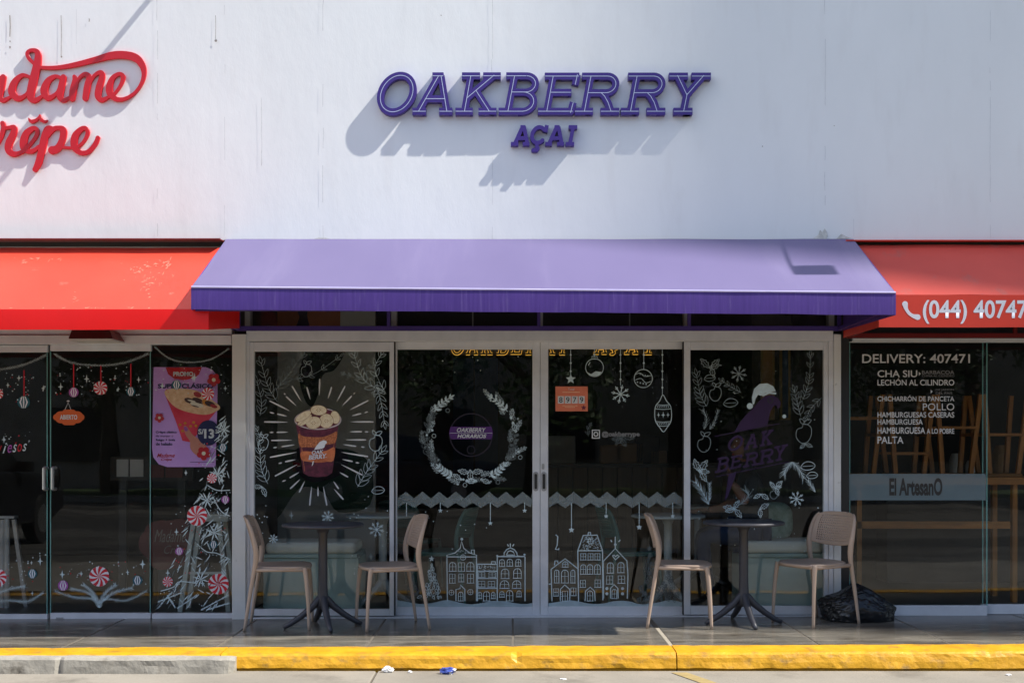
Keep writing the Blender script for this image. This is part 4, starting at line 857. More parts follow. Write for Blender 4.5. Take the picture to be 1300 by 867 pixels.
# --- fourth door: florals and the bird emblem
g4 = (860, 420, 3.77); 
def f4(a, b): return (860 + a / 3.77, 420 + b / 3.77)
def q4(*pts): return [f4(*q) for q in pts]
florals(y4, d4, [
    ('h', *f4(152, 178), 16, -2.3, 'paint_mid'), ('h', *f4(160, 175), 15, -.75, 'paint_mid'), ('b', *f4(85, 115), 0, 4, 'paint_mid'), ('b', *f4(240, 110), 0, 3, 'paint_mid'), ('b', *f4(308, 115), 0, 3, 'paint_mid'), ('n', *f4(155, 225), 7, 'paint_mid'), ('f', *f4(293, 205), 10, 'paint_mid'),
    ('o', *f4(182, 300), 9, 'paint_mid'), ('n', *f4(255, 343), 9, 'paint_mid'), ('s', q4((140, 362), (112, 310), (92, 215)), 14, 6, 'paint_mid'), ('s', q4((305, 295), (260, 270), (215, 240)), 9, 4, 'paint_mid'), ('p', q4((128, 470), (140, 420), (120, 375)), 7, 9, 'paint_mid'), ('p', q4((155, 470), (180, 430), (195, 375)), 6, 8, 'paint_mid'),
    ('b', *f4(215, 380), 0, 5, 'paint_mid'), ('o', *f4(128, 540), 10, 'paint_mid'), ('h', *f4(100, 670), 16, -1.9, 'paint'), ('h', *f4(108, 672), 17, -1., 'paint'), ('p', q4((150, 830), (120, 770), (85, 720)), 11, 14, 'paint'), ('p', q4((155, 810), (155, 770), (154, 725)), 6, 8, 'paint'),
    ('s', q4((590, 410), (575, 350), (560, 290)), 13, 5, 'paint_mid'), ('s', q4((600, 330), (630, 240), (636, 120)), 11, 6, 'paint_mid'), ('s', q4((690, 320), (640, 370), (620, 412)), 10, 4, 'paint_mid'), ('b', *f4(660, 198), 0, 4), ('b', *f4(680, 400), 0, 6), ('b', *f4(580, 270), 0, 4, 'paint_mid'), ('o', *f4(605, 490), 12, 'paint_mid'), ('h', *f4(612, 540), 10, .4, 'paint_mid'),
    ('p', q4((548, 628), (520, 660), (508, 690)), 9, 10, 'paint'), ('p', q4((550, 628), (580, 660), (606, 704)), 9, 10, 'paint'), ('n', *f4(625, 645), 9, 'paint'), ('n', *f4(645, 690), 7, 'paint'), ('p', q4((660, 770), (640, 740), (625, 715)), 7, 8, 'paint'), ('f', *f4(570, 803), 9, 'paint'), ('h', *f4(470, 750), 12, -.8, 'paint'), ('h', *f4(465, 752), 10, -2.2, 'paint'), ('o', *f4(462, 780), 6, 'paint_mid'),
    ('p', q4((300, 830), (340, 790), (325, 760)), 9, 10, 'paint_mid'), ('h', *f4(400, 780), 12, .6, 'paint'), ('h', *f4(395, 850), 13, -.5, 'paint'), ('h', *f4(270, 850), 14, 3.3, 'paint'), ('h', *f4(275, 852), 14, .9, 'paint'), ('b', *f4(268, 830), 0, 4, 'paint_mid'), ('d', 885, 1040, 640, 700, 20, 'paint'), ('d', 880, 1044, 450, 640, 16, 'paint_mid')])
g5 = (880, 470, 5.1); emb = Paint(y4 - .0016, g5)
emb.poly([(268, 398), (300, 340), (345, 285), (395, 240), (430, 195), (470, 165), (510, 160), (545, 178), (568, 205), (562, 240), (545, 248), (540, 225), (520, 232), (500, 265), (490, 310), (480, 355), (380, 375)])
emb.poly([(230, 672), (282, 655), (262, 715), (225, 815), (204, 845)]); emb.line([(140, 428), (380, 378), (560, 345)], 5); emb.line([(140, 690), (380, 640), (620, 592)], 5); eo = emb.build('bird_emblem', 'paint_purple', d4)
hat = Paint(y4 - .0034, g5); hat.poly([(385, 225), (380, 175), (395, 120), (430, 88), (480, 84), (520, 105), (535, 135), (470, 145), (440, 165), (420, 158), (404, 185), (396, 215)]); hat.disc(367, 232, 20, 12); hat.line([(448, 165), (490, 145), (538, 150)], 13); hat.disc(590, 298, 13, 8); hat.build('painted_hat', 'paint', eo)
eye = Paint(y4 - .0034, g5); eye.ring(500, 195, 16, 7); eye.build('bird_eye', 'vinyl_black', eo)
def emblem_word(idx, boxes):
    for li, (x0, y0, x1, yb) in zip(idx, boxes):
        org, sq, rd, r = LETTERS[li]; allp = [q for s in list(sq) + list(rd) for q in s]; mn = np.min(allp, 0) - r * .6; mx = np.max(allp, 0) + r * .6
        sc = ((x1 - x0) / (mx[0] - mn[0]), (yb - y0) / (mx[1] - mn[1]))
        def tr(q): return (880 + (x0 + (q[0] - mn[0]) * sc[0]) / 5.1, 470 + (y0 + (q[1] - mn[1]) * sc[1] - .2 * (x0 + (q[0] - mn[0]) * sc[0] - x0)) / 5.1)
        rr = r * (sc[0] + sc[1]) / 2 / 5.1 * .95
        st = [dict(p=[(*tr(q), rr) for q in s], square=True) for s in sq] + [dict(p=[(*tr(q), rr) for q in s]) for s in rd]
        link_mesh('emblem_letter', solid_from_loops(union_outline(st, .2), y4 - .003, .0012), 'paint_purple', eo)
emblem_word((0, 1, 2), ((228, 436, 320, 525), (325, 425, 420, 515), (425, 400, 525, 495)))
emblem_word((3, 4, 5, 6, 7), ((136, 575, 230, 665), (228, 560, 322, 645), (318, 545, 425, 630), (415, 525, 525, 612), (520, 495, 618, 590)))

# ------------------------------------------------------------------ left shop front
YLS = .0
ls = thing('glass_shopfront', 'frameless glass doors with candy and garland paintings under the bright red awning', 'shopfront', (X(100), 0, -.03))
mb = MB(); mb.pbox(-900, 294, 425.5, 437, -.02, .1); mb.box(-9, X(294.2), .0, .1, Z(425.3, -.02), 2.859)
bevel(mb.build('header', 'alu', ls), .003)
def glass_door(parent, name, x0, x1, ty0, ty1, by0, by1, yf=.01, gl='glass'):
    o = MB().pbox(x0 + .3, x1 - .3, ty1 - .4, by0 + .4, yf + .017, yf + .027).build(name, gl, parent)
    bevel(MB().pbox(x0, x1, ty0, ty1, yf, yf + .045).build('top_rail', 'alu', o), .003); bevel(MB().pbox(x0, x1, by0, by1, yf, yf + .045).build('bottom_rail', 'alu', o), .003)
    MB().pbox(x0, x0 + .8, ty1, by0, yf + .0165, yf + .0275).build('glass_edge', 'glass_edge', o); MB().pbox(x1 - .8, x1, ty1, by0, yf + .0165, yf + .0275).build('glass_edge', 'glass_edge', o)
    return o, yf + .017 - .0025
e1, ye = glass_door(ls, 'door', -66, 60, 438, 447, 779.5, 788.5); e2, ye = glass_door(ls, 'door', 63.5, 191, 437.5, 445.5, 778, 787)
glass_door(ls, 'door', -200, -69, 438, 447, 779.5, 788.5); 
e3 = MB().pbox(193, 295, 778.5, 788.5, .0, .06).build('fixed_panel', 'alu', ls); bevel(e3, .003); MB().pbox(193.5, 294, 437.2, 779, .027, .037).build('glass_pane', 'glass', e3); y3l = .0245
mb = MB(); mb.box(X(63.5), X(60), .012, .05, -.03, Z(788)); mb.build('floor_pivot', 'handle', e1)
mb = MB(); mb.pbox(71, 80, 783.5, 787.5, .002, .0115); mb.build('corner_lock', 'alu_dark', e2)
for par, px in ((e1, 55.8), (e2, 66.6)):
    a, b = P(px, 594, -.045), P(px, 621, -.045); MB().tube([a + Vector((0, .065, 0)), a + Vector((0, .01, 0)), a, b, b + Vector((0, .01, 0)), b + Vector((0, .065, 0))], .013, 8).build('door_handle', 'handle', par)
def candy(par, y, x, yy, r):
    p = Paint(y - .0016); p.disc(x, yy, r, 20); o = p.build('painted_candy', 'print_white', par); p = Paint(y - .0034); n = 9
    for i in range(n):
        a0 = 2 * pi * i / n; pts = [(x, yy)] + [(x + r * t * math.cos(a0 + .5 * t), yy + r * t * math.sin(a0 + .5 * t)) for t in (.4, .7, 1)] + [(x + r * t * math.cos(a0 + .5 * t + .38), yy + r * t * math.sin(a0 + .5 * t + .38)) for t in (1, .7, .4)]
        p.poly(pts)
    p.build('candy_stripe', 'paint_red', o)
def bauble(par, y, x, yy, r, m_):
    p = Paint(y - .0016); p.disc(x, yy, r, 16); o = p.build('painted_bauble', m_, par); p = Paint(y - .0034)
    for k in (-.55, .0, .55): p.line([(x + r * k * .4, yy - r * .92, r * .12), (x + r * k, yy, r * .26), (x + r * k * .4, yy + r * .92, r * .12)], 1)
    p.build('bauble_stripe', 'print_white', o)
def deco(par, y, stars=(), dots=(), strings=(), reds=0):
    for s_ in stars: Paint(y - .0016).spark(*s_).build('painted_star', 'paint', par)
    p = Paint(y - .0016)
    for x0, x1, y0, y1_, n in dots:
        for _ in range(n): p.disc(rnd.uniform(x0, x1), rnd.uniform(y0, y1_), rnd.uniform(.35, 1.0), 6)
    if dots: p.build('painted_snow_dots', 'paint', par)['kind'] = 'stuff'; p = Paint(y - .0016)
    for x0, x1, y0, y1_, n in dots:
        for _ in range(n // 4 + 1): p.disc(rnd.uniform(x0, x1), rnd.uniform(y0, y1_), rnd.uniform(.4, .9), 6)
    if dots: p.build('painted_red_dots', 'paint_red', par).__setitem__('kind', 'stuff')
    for x, y0, y1_ in strings: Paint(y - .0014).line([(x, y0), (x, y1_)], 1.3).build('painted_ribbon', 'paint_red', par)
def garland(par, y, pts, l=5, n=46):
    p = Paint(y - .001); p.pine(pts, l, n * 2, .5, .4); p.line(spline(pts, 8), .8); p.build('painted_garland', 'paint_mid', par)
garland(e1, ye, [(-40, 472), (0, 469), (30, 463), (58, 451)]); garland(e2, ye, [(68, 449), (90, 460), (125, 464), (160, 460), (188, 449)]); garland(e3, y3l, [(196, 440), (215, 455), (240, 460), (268, 456), (290, 443)], 3.5, 40)
deco(e1, ye, [(24, 480, 4.5), (55, 493, 4.5), (10, 489, 4), (5, 558, 5), (51, 712, 6), (41, 753, 3.5), (40, 714, 3)], [(2, 58, 472, 510, 30), (2, 58, 700, 745, 26), (6, 38, 548, 566, 10)], [(30.5, 470, 503), (-2, 472, 494)])
deco(e2, ye, [(77, 491, 5.5), (110, 481, 5.5), (176, 482, 4.5), (150, 494, 3.5), (146, 480, 3.5), (79, 729, 6), (181, 716, 6.5), (103, 728, 4), (162, 726, 4)], [(68, 188, 466, 502, 44), (70, 188, 712, 745, 40)], [(93.5, 462, 492), (128, 464, 484), (166, 462, 491)])
candy(e1, ye, -3, 500, 7); bauble(e1, ye, 30, 510.5, 8, 'paint_teal'); candy(e1, ye, -3, 733, 11.5); bauble(e1, ye, 41, 728, 6, 'paint_teal')
bauble(e2, ye, 93.5, 498, 6.2, 'paint_violet'); candy(e2, ye, 127.5, 492.5, 8.6); bauble(e2, ye, 166, 497, 5.8, 'paint_teal'); candy(e2, ye, 126, 731.5, 12.8); bauble(e2, ye, 80, 743, 6.6, 'paint_violet'); bauble(e2, ye, 174.5, 736.5, 6.2, 'paint_teal')
for par, lst in ((e1, ([(-20, 765), (10, 762), (35, 763), (55, 752)], [(-10, 756), (10, 748), (32, 744)])), (e2, ([(126, 771), (118, 760), (95, 758), (70, 750)], [(126, 771), (134, 760), (160, 762), (186, 750)], [(122, 762), (112, 752), (90, 747)], [(130, 762), (145, 752), (168, 746)], [(126, 766), (134, 752), (147, 742)], [(126, 766), (118, 752), (106, 742)]))):
    for l in lst: p = Paint(ye - .001); p.pine(l, 5., 34, .45, .55); p.build('painted_pine_branch', 'paint', par)
for i, (c_, m_) in enumerate(zip('viesos', ('paint_red', 'paint', 'paint_violet', 'paint', 'paint_red', 'paint'))): text('script_lettering', c_, -3 + 6.3 * i, 565.5 - .5 * i - (3 if c_ == 'i' else 0), 2.6 + 6.3 * i, 576 - .7 * i, ye - .002, m_, e1, shear=.35)
# the painted tree on the fixed panel
p = Paint(y3l - .001); q = Paint(y3l - .001)
for i in range(210):
    t = rnd.random() ** .7; yy = 525 + 245 * t; hw = 6 + 84 * t; x = 291 - rnd.random() * hw
    a = pi / 2 + rnd.uniform(.2, 1.) * (1 if rnd.random() < .75 else -1.2); l = rnd.uniform(6, 13); x2, y2_ = x + l * math.cos(a), yy + l * math.sin(a)
    if x2 > 292 or y2_ > 776: continue
    (p if i % 3 else q).line([(x, yy, .6), ((x + x2) / 2, (yy + y2_) / 2, 1.5), (x2, y2_, .5)], 1)
for cx_, cy_ in ((263, 635), (276, 602), (272, 676), (255, 735), (284, 545)):
    for k in range(8): a = k * pi / 4 + .3; p.lens(cx_, cy_, cx_ + 11 * math.cos(a) if cx_ + 11 * math.cos(a) < 292 else 292, cy_ + 11 * math.sin(a), 1.6, .5)
for l in ([(270, 630), (280, 648), (292, 655)], [(250, 690), (262, 700), (275, 702), (292, 710)], [(204, 750), (220, 745), (228, 738), (250, 740)], [(262, 615), (275, 622), (292, 622)]): p.line(spline(l, 5), 1.2); [p.disc(a, b + 3, .7, 6) for a, b in spline(l, 3)]
p.build('painted_tree_strokes', 'paint', e3)['kind'] = 'stuff'; q.build('painted_tree_strokes', 'paint_dim', e3)['kind'] = 'stuff'
for l in ([(200, 772), (212, 758), (218, 752)], [(212, 755), (222, 770)], [(225, 772), (250, 755)], [(255, 774), (290, 755)], [(262, 774), (291, 765)], [(200, 764), (230, 752)]): pp = Paint(y3l - .001); pp.pine(l, 4, 10, .9, .3); pp.build('painted_pine_branch', 'paint', e3)
deco(e3, y3l, [(224, 675, 5), (236, 600, 4), (282, 610, 5), (253, 632, 4), (213, 727, 5), (257, 740, 5), (259, 680, 5), (286, 493, 4), (245, 480, 5), (208, 470, 2)], [(197, 290, 462, 500, 26), (215, 290, 640, 770, 50), (250, 290, 560, 640, 30)], [])
candy(e3, y3l, 250.2, 654.5, 12.8); candy(e3, y3l, 277.3, 741, 13.2); candy(e3, y3l, 213, 738, 6.5); candy(e3, y3l, 269, 607, 6.2); bauble(e3, y3l, 271, 691, 5.2, 'paint_teal'); bauble(e3, y3l, 227.5, 699.5, 5, 'paint_violet'); bauble(e3, y3l, 286, 634, 5, 'paint_violet'); bauble(e3, y3l, 283, 568, 5.5, 'paint_teal')
bauble(e3, y3l, 224, 488.5, 6, 'paint_teal'); candy(e3, y3l, 264, 500, 8)
for q_ in ((247, 479, 6), (206, 490, 5), (268, 470, 3)): Paint(y3l - .0016).spark(*q_).build('painted_star', 'paint', e3)
# hanging OPEN sign
ab = thing('hanging_open_sign', 'orange scalloped sign reading ABIERTO hanging on the glass door', 'sign', P(87, 540, ye))
st = [dict(p=[(77, 529.5, 7.5), (98, 529.5, 7.5)]), dict(p=[(71.5, 529.5, 4), (103, 529.5, 4)]), dict(p=[(83, 535, 4.5), (92, 535, 4.5)]), dict(p=[(83, 524, 4.2), (92, 524, 4.2)])]
link_mesh('board', solid_from_loops(union_outline(st, .25), ye - .006, .005), 'orange_sign', ab); text('lettering', 'ABIERTO', 76, 526.5, 98, 532.5, ye - .0068, 'vinyl_text', ab, bold=.03)
mb = MB(); mb.tube([P(82, 521, ye - .003), P(86.5, 511, ye - .003), P(90.5, 521, ye - .003)], .0025, 5); mb.build('cord', 'vinyl_text', ab); MB().lathe([(.008, 0), (.012, .006), (.006, .012)], 10, P(86.5, 510, ye - .004)).build('suction_hook', 'vinyl_text', ab)
# promotion poster
po = thing('promotion_poster', 'lilac poster of a red crepe cone with a price circle on the glass', 'poster', P(235, 593, y3l)); yp = .066
def zp(pts): return [(185 + a / 5.096, 440 + b / 5.096) for a, b in pts]
kk = [0]
def pl(pts, m_, nm='poster_print', z=True): kk[0] += 1; return decal(nm, zp(pts) if z else pts, m_, yp - .0035 - .00025 * kk[0], po)
ol = zp([(52, 133), (390, 133), (430, 150), (460, 185), (466, 215), (460, 500), (452, 778), (140, 778), (85, 760), (50, 715), (42, 660)]); MBp = MB(); A3 = [P(a, b, yp) for a, b in ol]; MBp.prism([(v.x, v.z) for v in A3], yp - .003, yp + .0015); MBp.build('sheet', 'poster_lilac', po)
pl([(128, 134), (362, 134), (345, 180), (310, 205), (245, 218), (180, 205), (145, 178)], 'poster_red')
text('lettering', 'PROMO', 185 + 178 / 5.096, 440 + 162 / 5.096, 185 + 308 / 5.096, 440 + 191 / 5.096, yp - .006, 'print_white', po, bold=.05)
text('lettering', 'SUPER CLÁSICO', 185 + 78 / 5.096, 440 + 234 / 5.096, 185 + 438 / 5.096, 440 + 270 / 5.096, yp - .006, 'poster_navy', po, bold=.04)
def sp(*pts): return spline(pts, 4, True)
pl([(130, 325), (180, 340), (470, 400), (430, 450), (290, 618), (238, 608), (190, 470)], 'poster_cone')
pl(sp((125, 285), (200, 270), (330, 285), (430, 345), (478, 385), (470, 410), (390, 440), (280, 425), (190, 390), (135, 330)), 'poster_crepe')
for a, b, ra_, rb_, m_ in ((165, 300, 26, 20, 'poster_berry'), (215, 315, 34, 18, 'poster_choc'), (255, 295, 32, 22, 'poster_choc'), (300, 315, 36, 18, 'poster_mango'), (335, 310, 26, 18, 'poster_berry'), (285, 350, 36, 18, 'poster_choc'), (335, 345, 34, 14, 'poster_choc'), (330, 375, 42, 18, 'poster_cream'), (390, 360, 26, 22, 'poster_mango'), (415, 370, 34, 18, 'poster_choc'), (440, 385, 24, 12, 'poster_berry'), (300, 352, 30, 6, 'poster_cream'), (345, 362, 26, 5, 'poster_choc'), (320, 385, 26, 4, 'poster_choc')):
    pl([(a + ra_ * math.cos(t), b + rb_ * math.sin(t) + .25 * ra_ * math.cos(t)) for t in np.linspace(0, 2 * pi, 13)[:-1]], m_)
pl(sp((245, 520), (262, 512), (282, 540), (310, 575), (350, 600), (390, 640), (400, 690), (370, 715), (325, 700), (290, 660), (285, 610), (258, 570)), 'poster_skin'); pl(sp((246, 524), (258, 516), (272, 530), (268, 546), (254, 544)), 'paint_violet')
for a, b in ((222, 505), (238, 545), (290, 515), (255, 495), (310, 490), (325, 512)): pl([(a + 10 * math.cos(t), b + 9 * math.sin(t)) for t in np.linspace(0, 2 * pi, 8)[:-1]], 'poster_mango' if a % 4 else 'poster_navy')
pl([(405 + 72 * math.cos(t), 558 + 82 * math.sin(t)) for t in np.linspace(0, 2 * pi, 29)[:-1]], 'poster_navy')
text('price', '13', 185 + 378 / 5.096, 440 + 532 / 5.096, 185 + 442 / 5.096, 440 + 594 / 5.096, yp - .014, 'print_white', po, bold=.04); text('price', 'S/', 185 + 340 / 5.096, 440 + 532 / 5.096, 185 + 376 / 5.096, 440 + 566 / 5.096, yp - .014, 'print_white', po, bold=.03); text('price', '.50', 185 + 446 / 5.096, 440 + 534 / 5.096, 185 + 476 / 5.096, 440 + 560 / 5.096, yp - .014, 'print_white', po, bold=.02)
for a, b, r_ in ((88, 460, 30), (440, 215, 42), (375, 690, 44)):
    for k in range(5): t = k * 2 * pi / 5 + .3; pl([(a + .6 * r_ * math.cos(t) + .45 * r_ * math.cos(u), b + .6 * r_ * math.sin(t) + .45 * r_ * math.sin(u)) for u in np.linspace(0, 2 * pi, 10)[:-1]], 'poster_red', 'flower_petal')
    pl([(a + .3 * r_ * math.cos(u), b + .3 * r_ * math.sin(u)) for u in np.linspace(0, 2 * pi, 10)[:-1]], 'poster_cream', 'flower_centre')
for i, (s_, x1_) in enumerate((('Crêpe clásico', 200), ('de manjar o', 178), ('fuego + bola', 190), ('de helado', 172))): text('lettering', s_, 185 + 65 / 5.096, 440 + (545 + 25 * i) / 5.096, 185 + x1_ / 5.096, 440 + (564 + 25 * i) / 5.096, yp - .006, 'poster_navy', po, bold=.025 if i != 1 else .0)
text('lettering', 'Madame', 185 + 72 / 5.096, 440 + 690 / 5.096, 185 + 188 / 5.096, 440 + 716 / 5.096, yp - .006, 'poster_red', po, shear=.4, bold=.01); text('lettering', 'Crêpe', 185 + 98 / 5.096, 440 + 720 / 5.096, 185 + 170 / 5.096, 440 + 742 / 5.096, yp - .006, 'poster_red', po, shear=.4, bold=.01)
Paint(yp - .006).line([(241, 586.5), (272, 586.5)], .5).build('small_print', 'poster_navy', po)

# ------------------------------------------------------------------ right shop front
rs = thing('glass_shopfront', 'frameless glass shopfront with white menu lettering under the orange red awning', 'shopfront', (X(1200), 0, 0))
mb = MB(); mb.box(X(1078.2), 9, .0, .12, Z(429.5), 2.859); mb.build('beam', 'navy_beam', rs); mb = MB(); mb.box(X(1082), 9, -.008, .06, Z(433.2), Z(429.8)); mb.build('head_rail', 'alu', rs)
r1, yr = glass_door(rs, 'glass_panel', 1078.5, 1253.5, 433.5, 434.5, 768.5, 781.5, .0); r2, yr2 = glass_door(rs, 'glass_panel', 1247.5, 1470, 433.5, 434.5, 767, 779.5, .05, 'glass')
fb = Paint(yr - .001); fb.poly([(1075.5, 601.3), (1251.5, 601.3), (1251.5, 634.8), (1075.5, 634.8)]); fbo = fb.build('frosted_band', 'frosted', r1)
text('band_lettering', 'El ArtesanO', 1129, 606.5, 1196.5, 629, yr - .003, 'vinyl_black', fbo, bold=.035)
for s_, x0, y0, x1_, yb, m_, bo_ in (('DELIVERY: 407471', 1094.5, 449.5, 1231.5, 461, 'vinyl_text', .012), ('CHA SIU', 1114, 470, 1164.5, 478.8, 'vinyl_text', .012), ('BARBACOA', 1170.5, 470.3, 1211.5, 475, 'vinyl_grey', .01), ('CHINA AL CILINDRO', 1170.5, 475.8, 1211.5, 478.4, 'vinyl_grey', .0),
        ('LECHÓN AL CILINDRO', 1114, 480, 1211.5, 489.3, 'vinyl_text', .012), ('DE JAMON', 1188, 493.5, 1211, 496.5, 'vinyl_grey', 0), ('DEL PAIS', 1188, 497.5, 1209, 500.5, 'vinyl_grey', 0), ('CHICHARRÓN DE PANCETA', 1114, 501.5, 1211.5, 509.3, 'vinyl_text', .012), ('POLLO', 1171.5, 512, 1211.5, 520.8, 'vinyl_text', .0), ('HAMBURGUESAS CASERAS', 1114, 523, 1211.5, 530, 'vinyl_text', .014), ('HAMBURGUESA', 1114, 532, 1171.5, 539, 'vinyl_text', .014), ('HAMBURGUESA', 1114, 542.3, 1174.5, 550.5, 'vinyl_text', .014), ('A LO POBRE', 1176.5, 544, 1211.5, 550.5, 'vinyl_text', .012), ('PALTA', 1114, 554, 1147, 563, 'vinyl_text', .014)):
    text('menu_lettering', s_, x0, y0, x1_, yb, yr - .0015, m_, r1, bold=bo_)
for pts in ([(1166.5, 472), (1169, 474.5), (1166.5, 477)], [(1181.5, 494.5), (1184, 497), (1181.5, 499.5)]): Paint(yr - .001).poly(pts).build('menu_arrow', 'vinyl_text', r1)
# ------------------------------------------------------------------ chairs and tables on the pavement
def make_chair(m_, label, group):
    t = thing('chair', label, 'chair', group=group)
    # seat: rounded, slightly dished shell
    def outline(a, k=1.):
        c, s_ = math.cos(a), math.sin(a); x = .02 + math.copysign(abs(c) ** .55, c) * .208 * k; y = math.copysign(abs(s_) ** .6, s_) * (.214 - .012 * (1 if c < 0 else 0)) * k; return x, y
    n = 36; v, f = [], []
    rings = [(.25, .443), (.6, .446), (.88, .454), (.97, .458), (1., .452), (.99, .438), (.93, .434), (.4, .43)]
    for k, z in rings:
        for i in range(n): x, y = outline(2 * pi * i / n, k); v.append((x, y, z + .012 * max(0, (-x - .08)) * 2 - (.010 if x > .17 else 0) * (x - .17) / .06))
    for r in range(len(rings) - 1):
        for i in range(n): f.append((r * n + i, r * n + (i + 1) % n, (r + 1) * n + (i + 1) % n, (r + 1) * n + i))
    f.append(tuple(range(n))); f.append(tuple((len(rings) - 1) * n + i for i in range(n))[::-1])
    MB().add(v, f).build('seat', m_, t, True, True)
    for s_ in (-1, 1):
        MB().tube(spline([(.222, .207 * s_, 0), (.213, .202 * s_, .2), (.198, .194 * s_, .38), (.186, .188 * s_, .446)], 4), [.0105 + .0085 * i / 12 for i in range(13)], 10, 1.0).build('leg', m_, t, True, True)
        post = spline([(-.238, .212 * s_, 0), (-.205, .206 * s_, .22), (-.172, .2 * s_, .42), (-.158, .203 * s_, .5), (-.156, .208 * s_, .57), (-.168, .212 * s_, .64), (-.19, .206 * s_, .72), (-.212, .192 * s_, .775), (-.226, .168 * s_, .803)], 4)
        k = len(post); MB().tube(post, [.0105 + .010 * min(1, i / (k * .42)) - .0125 * max(0, i / k - .5) * 2 for i in range(k)], 10, 1.0).build('leg', m_, t, True, True)
        MB().tube([(-.17, .196 * s_, .436), (0, .203 * s_, .432), (.19, .19 * s_, .432)], [.016, .011, .015], 8).build('side_rail', m_, t, True, True)
    MB().tube([(-.168, -.195, .432), (-.168, .195, .432)], .012, 8).build('rear_rail', m_, t, True, True); MB().tube([(.188, -.19, .43), (.192, 0, .43), (.188, .19, .43)], .012, 8).build('front_rail', m_, t, True, True)
    # perforated back
    nu, nv = 46, 26; v, f = [], []
    for j in range(nv + 1):
        q = j / nv
        for i in range(nu + 1):
            u = -1 + 2 * i / nu; wd = .210 - .03 * max(0, (q - .45) / .55) ** 2.2 - .012 * (1 - q) ** 3
            zb = .588 - .022 * (1 - u * u); zt = .812 - .028 * abs(u) ** 5; z = zb + (zt - zb) * q
            x = -.158 - .068 * max(0, (z - .57) / .24) ** 1.25 - .036 * (1 - u * u); v.append((x, u * wd, z))
    for j in range(nv):
        for i in range(nu):
            if i % 2 == 1 and j % 2 == 1 and 4 <= i <= nu - 5 and 2 <= j <= nv - 3: continue
            q = j * (nu + 1) + i; f.append((q, q + 1, q + nu + 2, q + nu + 1))
    o = MB().add(v, f).build('backrest', m_, t, True, True); sd = o.modifiers.new('t', 'SOLIDIFY'); sd.thickness = .009; sd.offset = 0
    top = [v[nv * (nu + 1) + i] for i in range(0, nu + 1, 2)]; MB().tube(top, .0068, 8).build('top_rim', m_, t, True, True)
    return t
def place(o, x, y, rz, z=None): o.location = (x, y, fz(x) if z is None else z); o.rotation_euler = (0, 0, R(rz)); return o
ch = make_chair('chair_taupe', 'taupe plastic chair standing against the white pillar beside the red awning shop', 'pavement chairs')
CH = [ch] + [copy_tree(ch) for _ in range(3)]
for o, (x, y, rz), lb in zip(CH, ((-1.685, -.40, 6), (-.865, -.43, 198), (1.266, -.395, -8), (2.27, -.345, 211)),
        ('taupe plastic chair standing by the white pillar next to the cup picture', 'taupe plastic chair in front of the painted fir tree and tall painted houses', 'taupe plastic chair in front of the pair of painted fir trees', 'taupe plastic chair with its rear leg against the black rubbish bag')):
    place(o, x, y, rz); o['label'] = lb
def make_table(m_, label, group):
    t = thing('bistro_table', label, 'table', group=group)
    MB().lathe([(.28, .735), (.296, .738), (.299, .746), (.296, .755), (.288, .759), (.0001, .757)], 48).build('table_top', m_, t, True, True)
    MB().lathe([(.045, .135), (.040, .2), (.034, .3), (.033, .68), (.05, .715), (.12, .7345)], 16).build('column', m_, t, True, True)
    for k in range(4):
        a = pi / 2 * k; c, s_ = math.cos(a), math.sin(a); pr = [(.0, .235), (.03, .205), (.075, .152), (.16, .085), (.24, .034), (.288, .012)]
        MB().tube([(r * c, r * s_, z) for r, z in pr], [.024, .026, .026, .023, .02, .015], 10, 1.0, (0, 0, 1)).build('foot', m_, t, True, True)
    return t
tb = make_table('table_dark', 'small round charcoal table between the chairs in front of the cup picture', 'pavement tables'); place(tb, -1.363, -.457, 20)
tb2 = copy_tree(tb); place(tb2, 1.733, -.40, 6); tb2['label'] = 'small round charcoal table in front of the purple bird emblem'

# rubbish bag
bm = bmesh.new(); bmesh.ops.create_icosphere(bm, subdivisions=6, radius=1)
for v_ in bm.verts:
    p = v_.co.copy(); tw = math.atan2(p.y, p.x)
    r = 1 + .16 * noise.noise(p * 1.7 + Vector((3, 1, 0))) + .07 * (1 - abs(noise.noise(p * 4.2))) + .06 * (abs(noise.noise(Vector((p.x * 6, p.y * 6, p.z * 2.2)))) - .2) + .025 * noise.noise(p * 13)
    x, y, z = p * r; x *= .272; y *= .165; z *= .19
    if z > 0: z *= (.66 + .26 * math.exp(-((x - .02) / .12) ** 2) - .22 * max(0, x) / .27)
    z += .085
    if z < .012: z = .004 + .02 * max(0, z); 
    if z <= .012: x *= 1.03; y *= 1.03
    v_.co = (x, y, z)
me = bpy.data.meshes.new('rubbish_bag'); bm.to_mesh(me); bm.free()
bag = thing('rubbish_bag', 'knotted black plastic rubbish bag on the pavement by the pillar', 'bag', (2.625, -.195, fz(2.625) - .002))
link_mesh('sack', me, 'bag', bag, True, True)
kn = MB()
for k in range(7):
    a = k * .9; kn.tube([(-.03, -.04, .175), (-.03 + .03 * math.cos(a), -.04 + .03 * math.sin(a), .200), (-.03 + .055 * math.cos(a + .3), -.04 + .05 * math.sin(a + .3),   .212 + .012 * math.sin(k * 3))], [.02, .011, .004], 6, .5)
kn.build('knot', 'bag', bag, True, True)
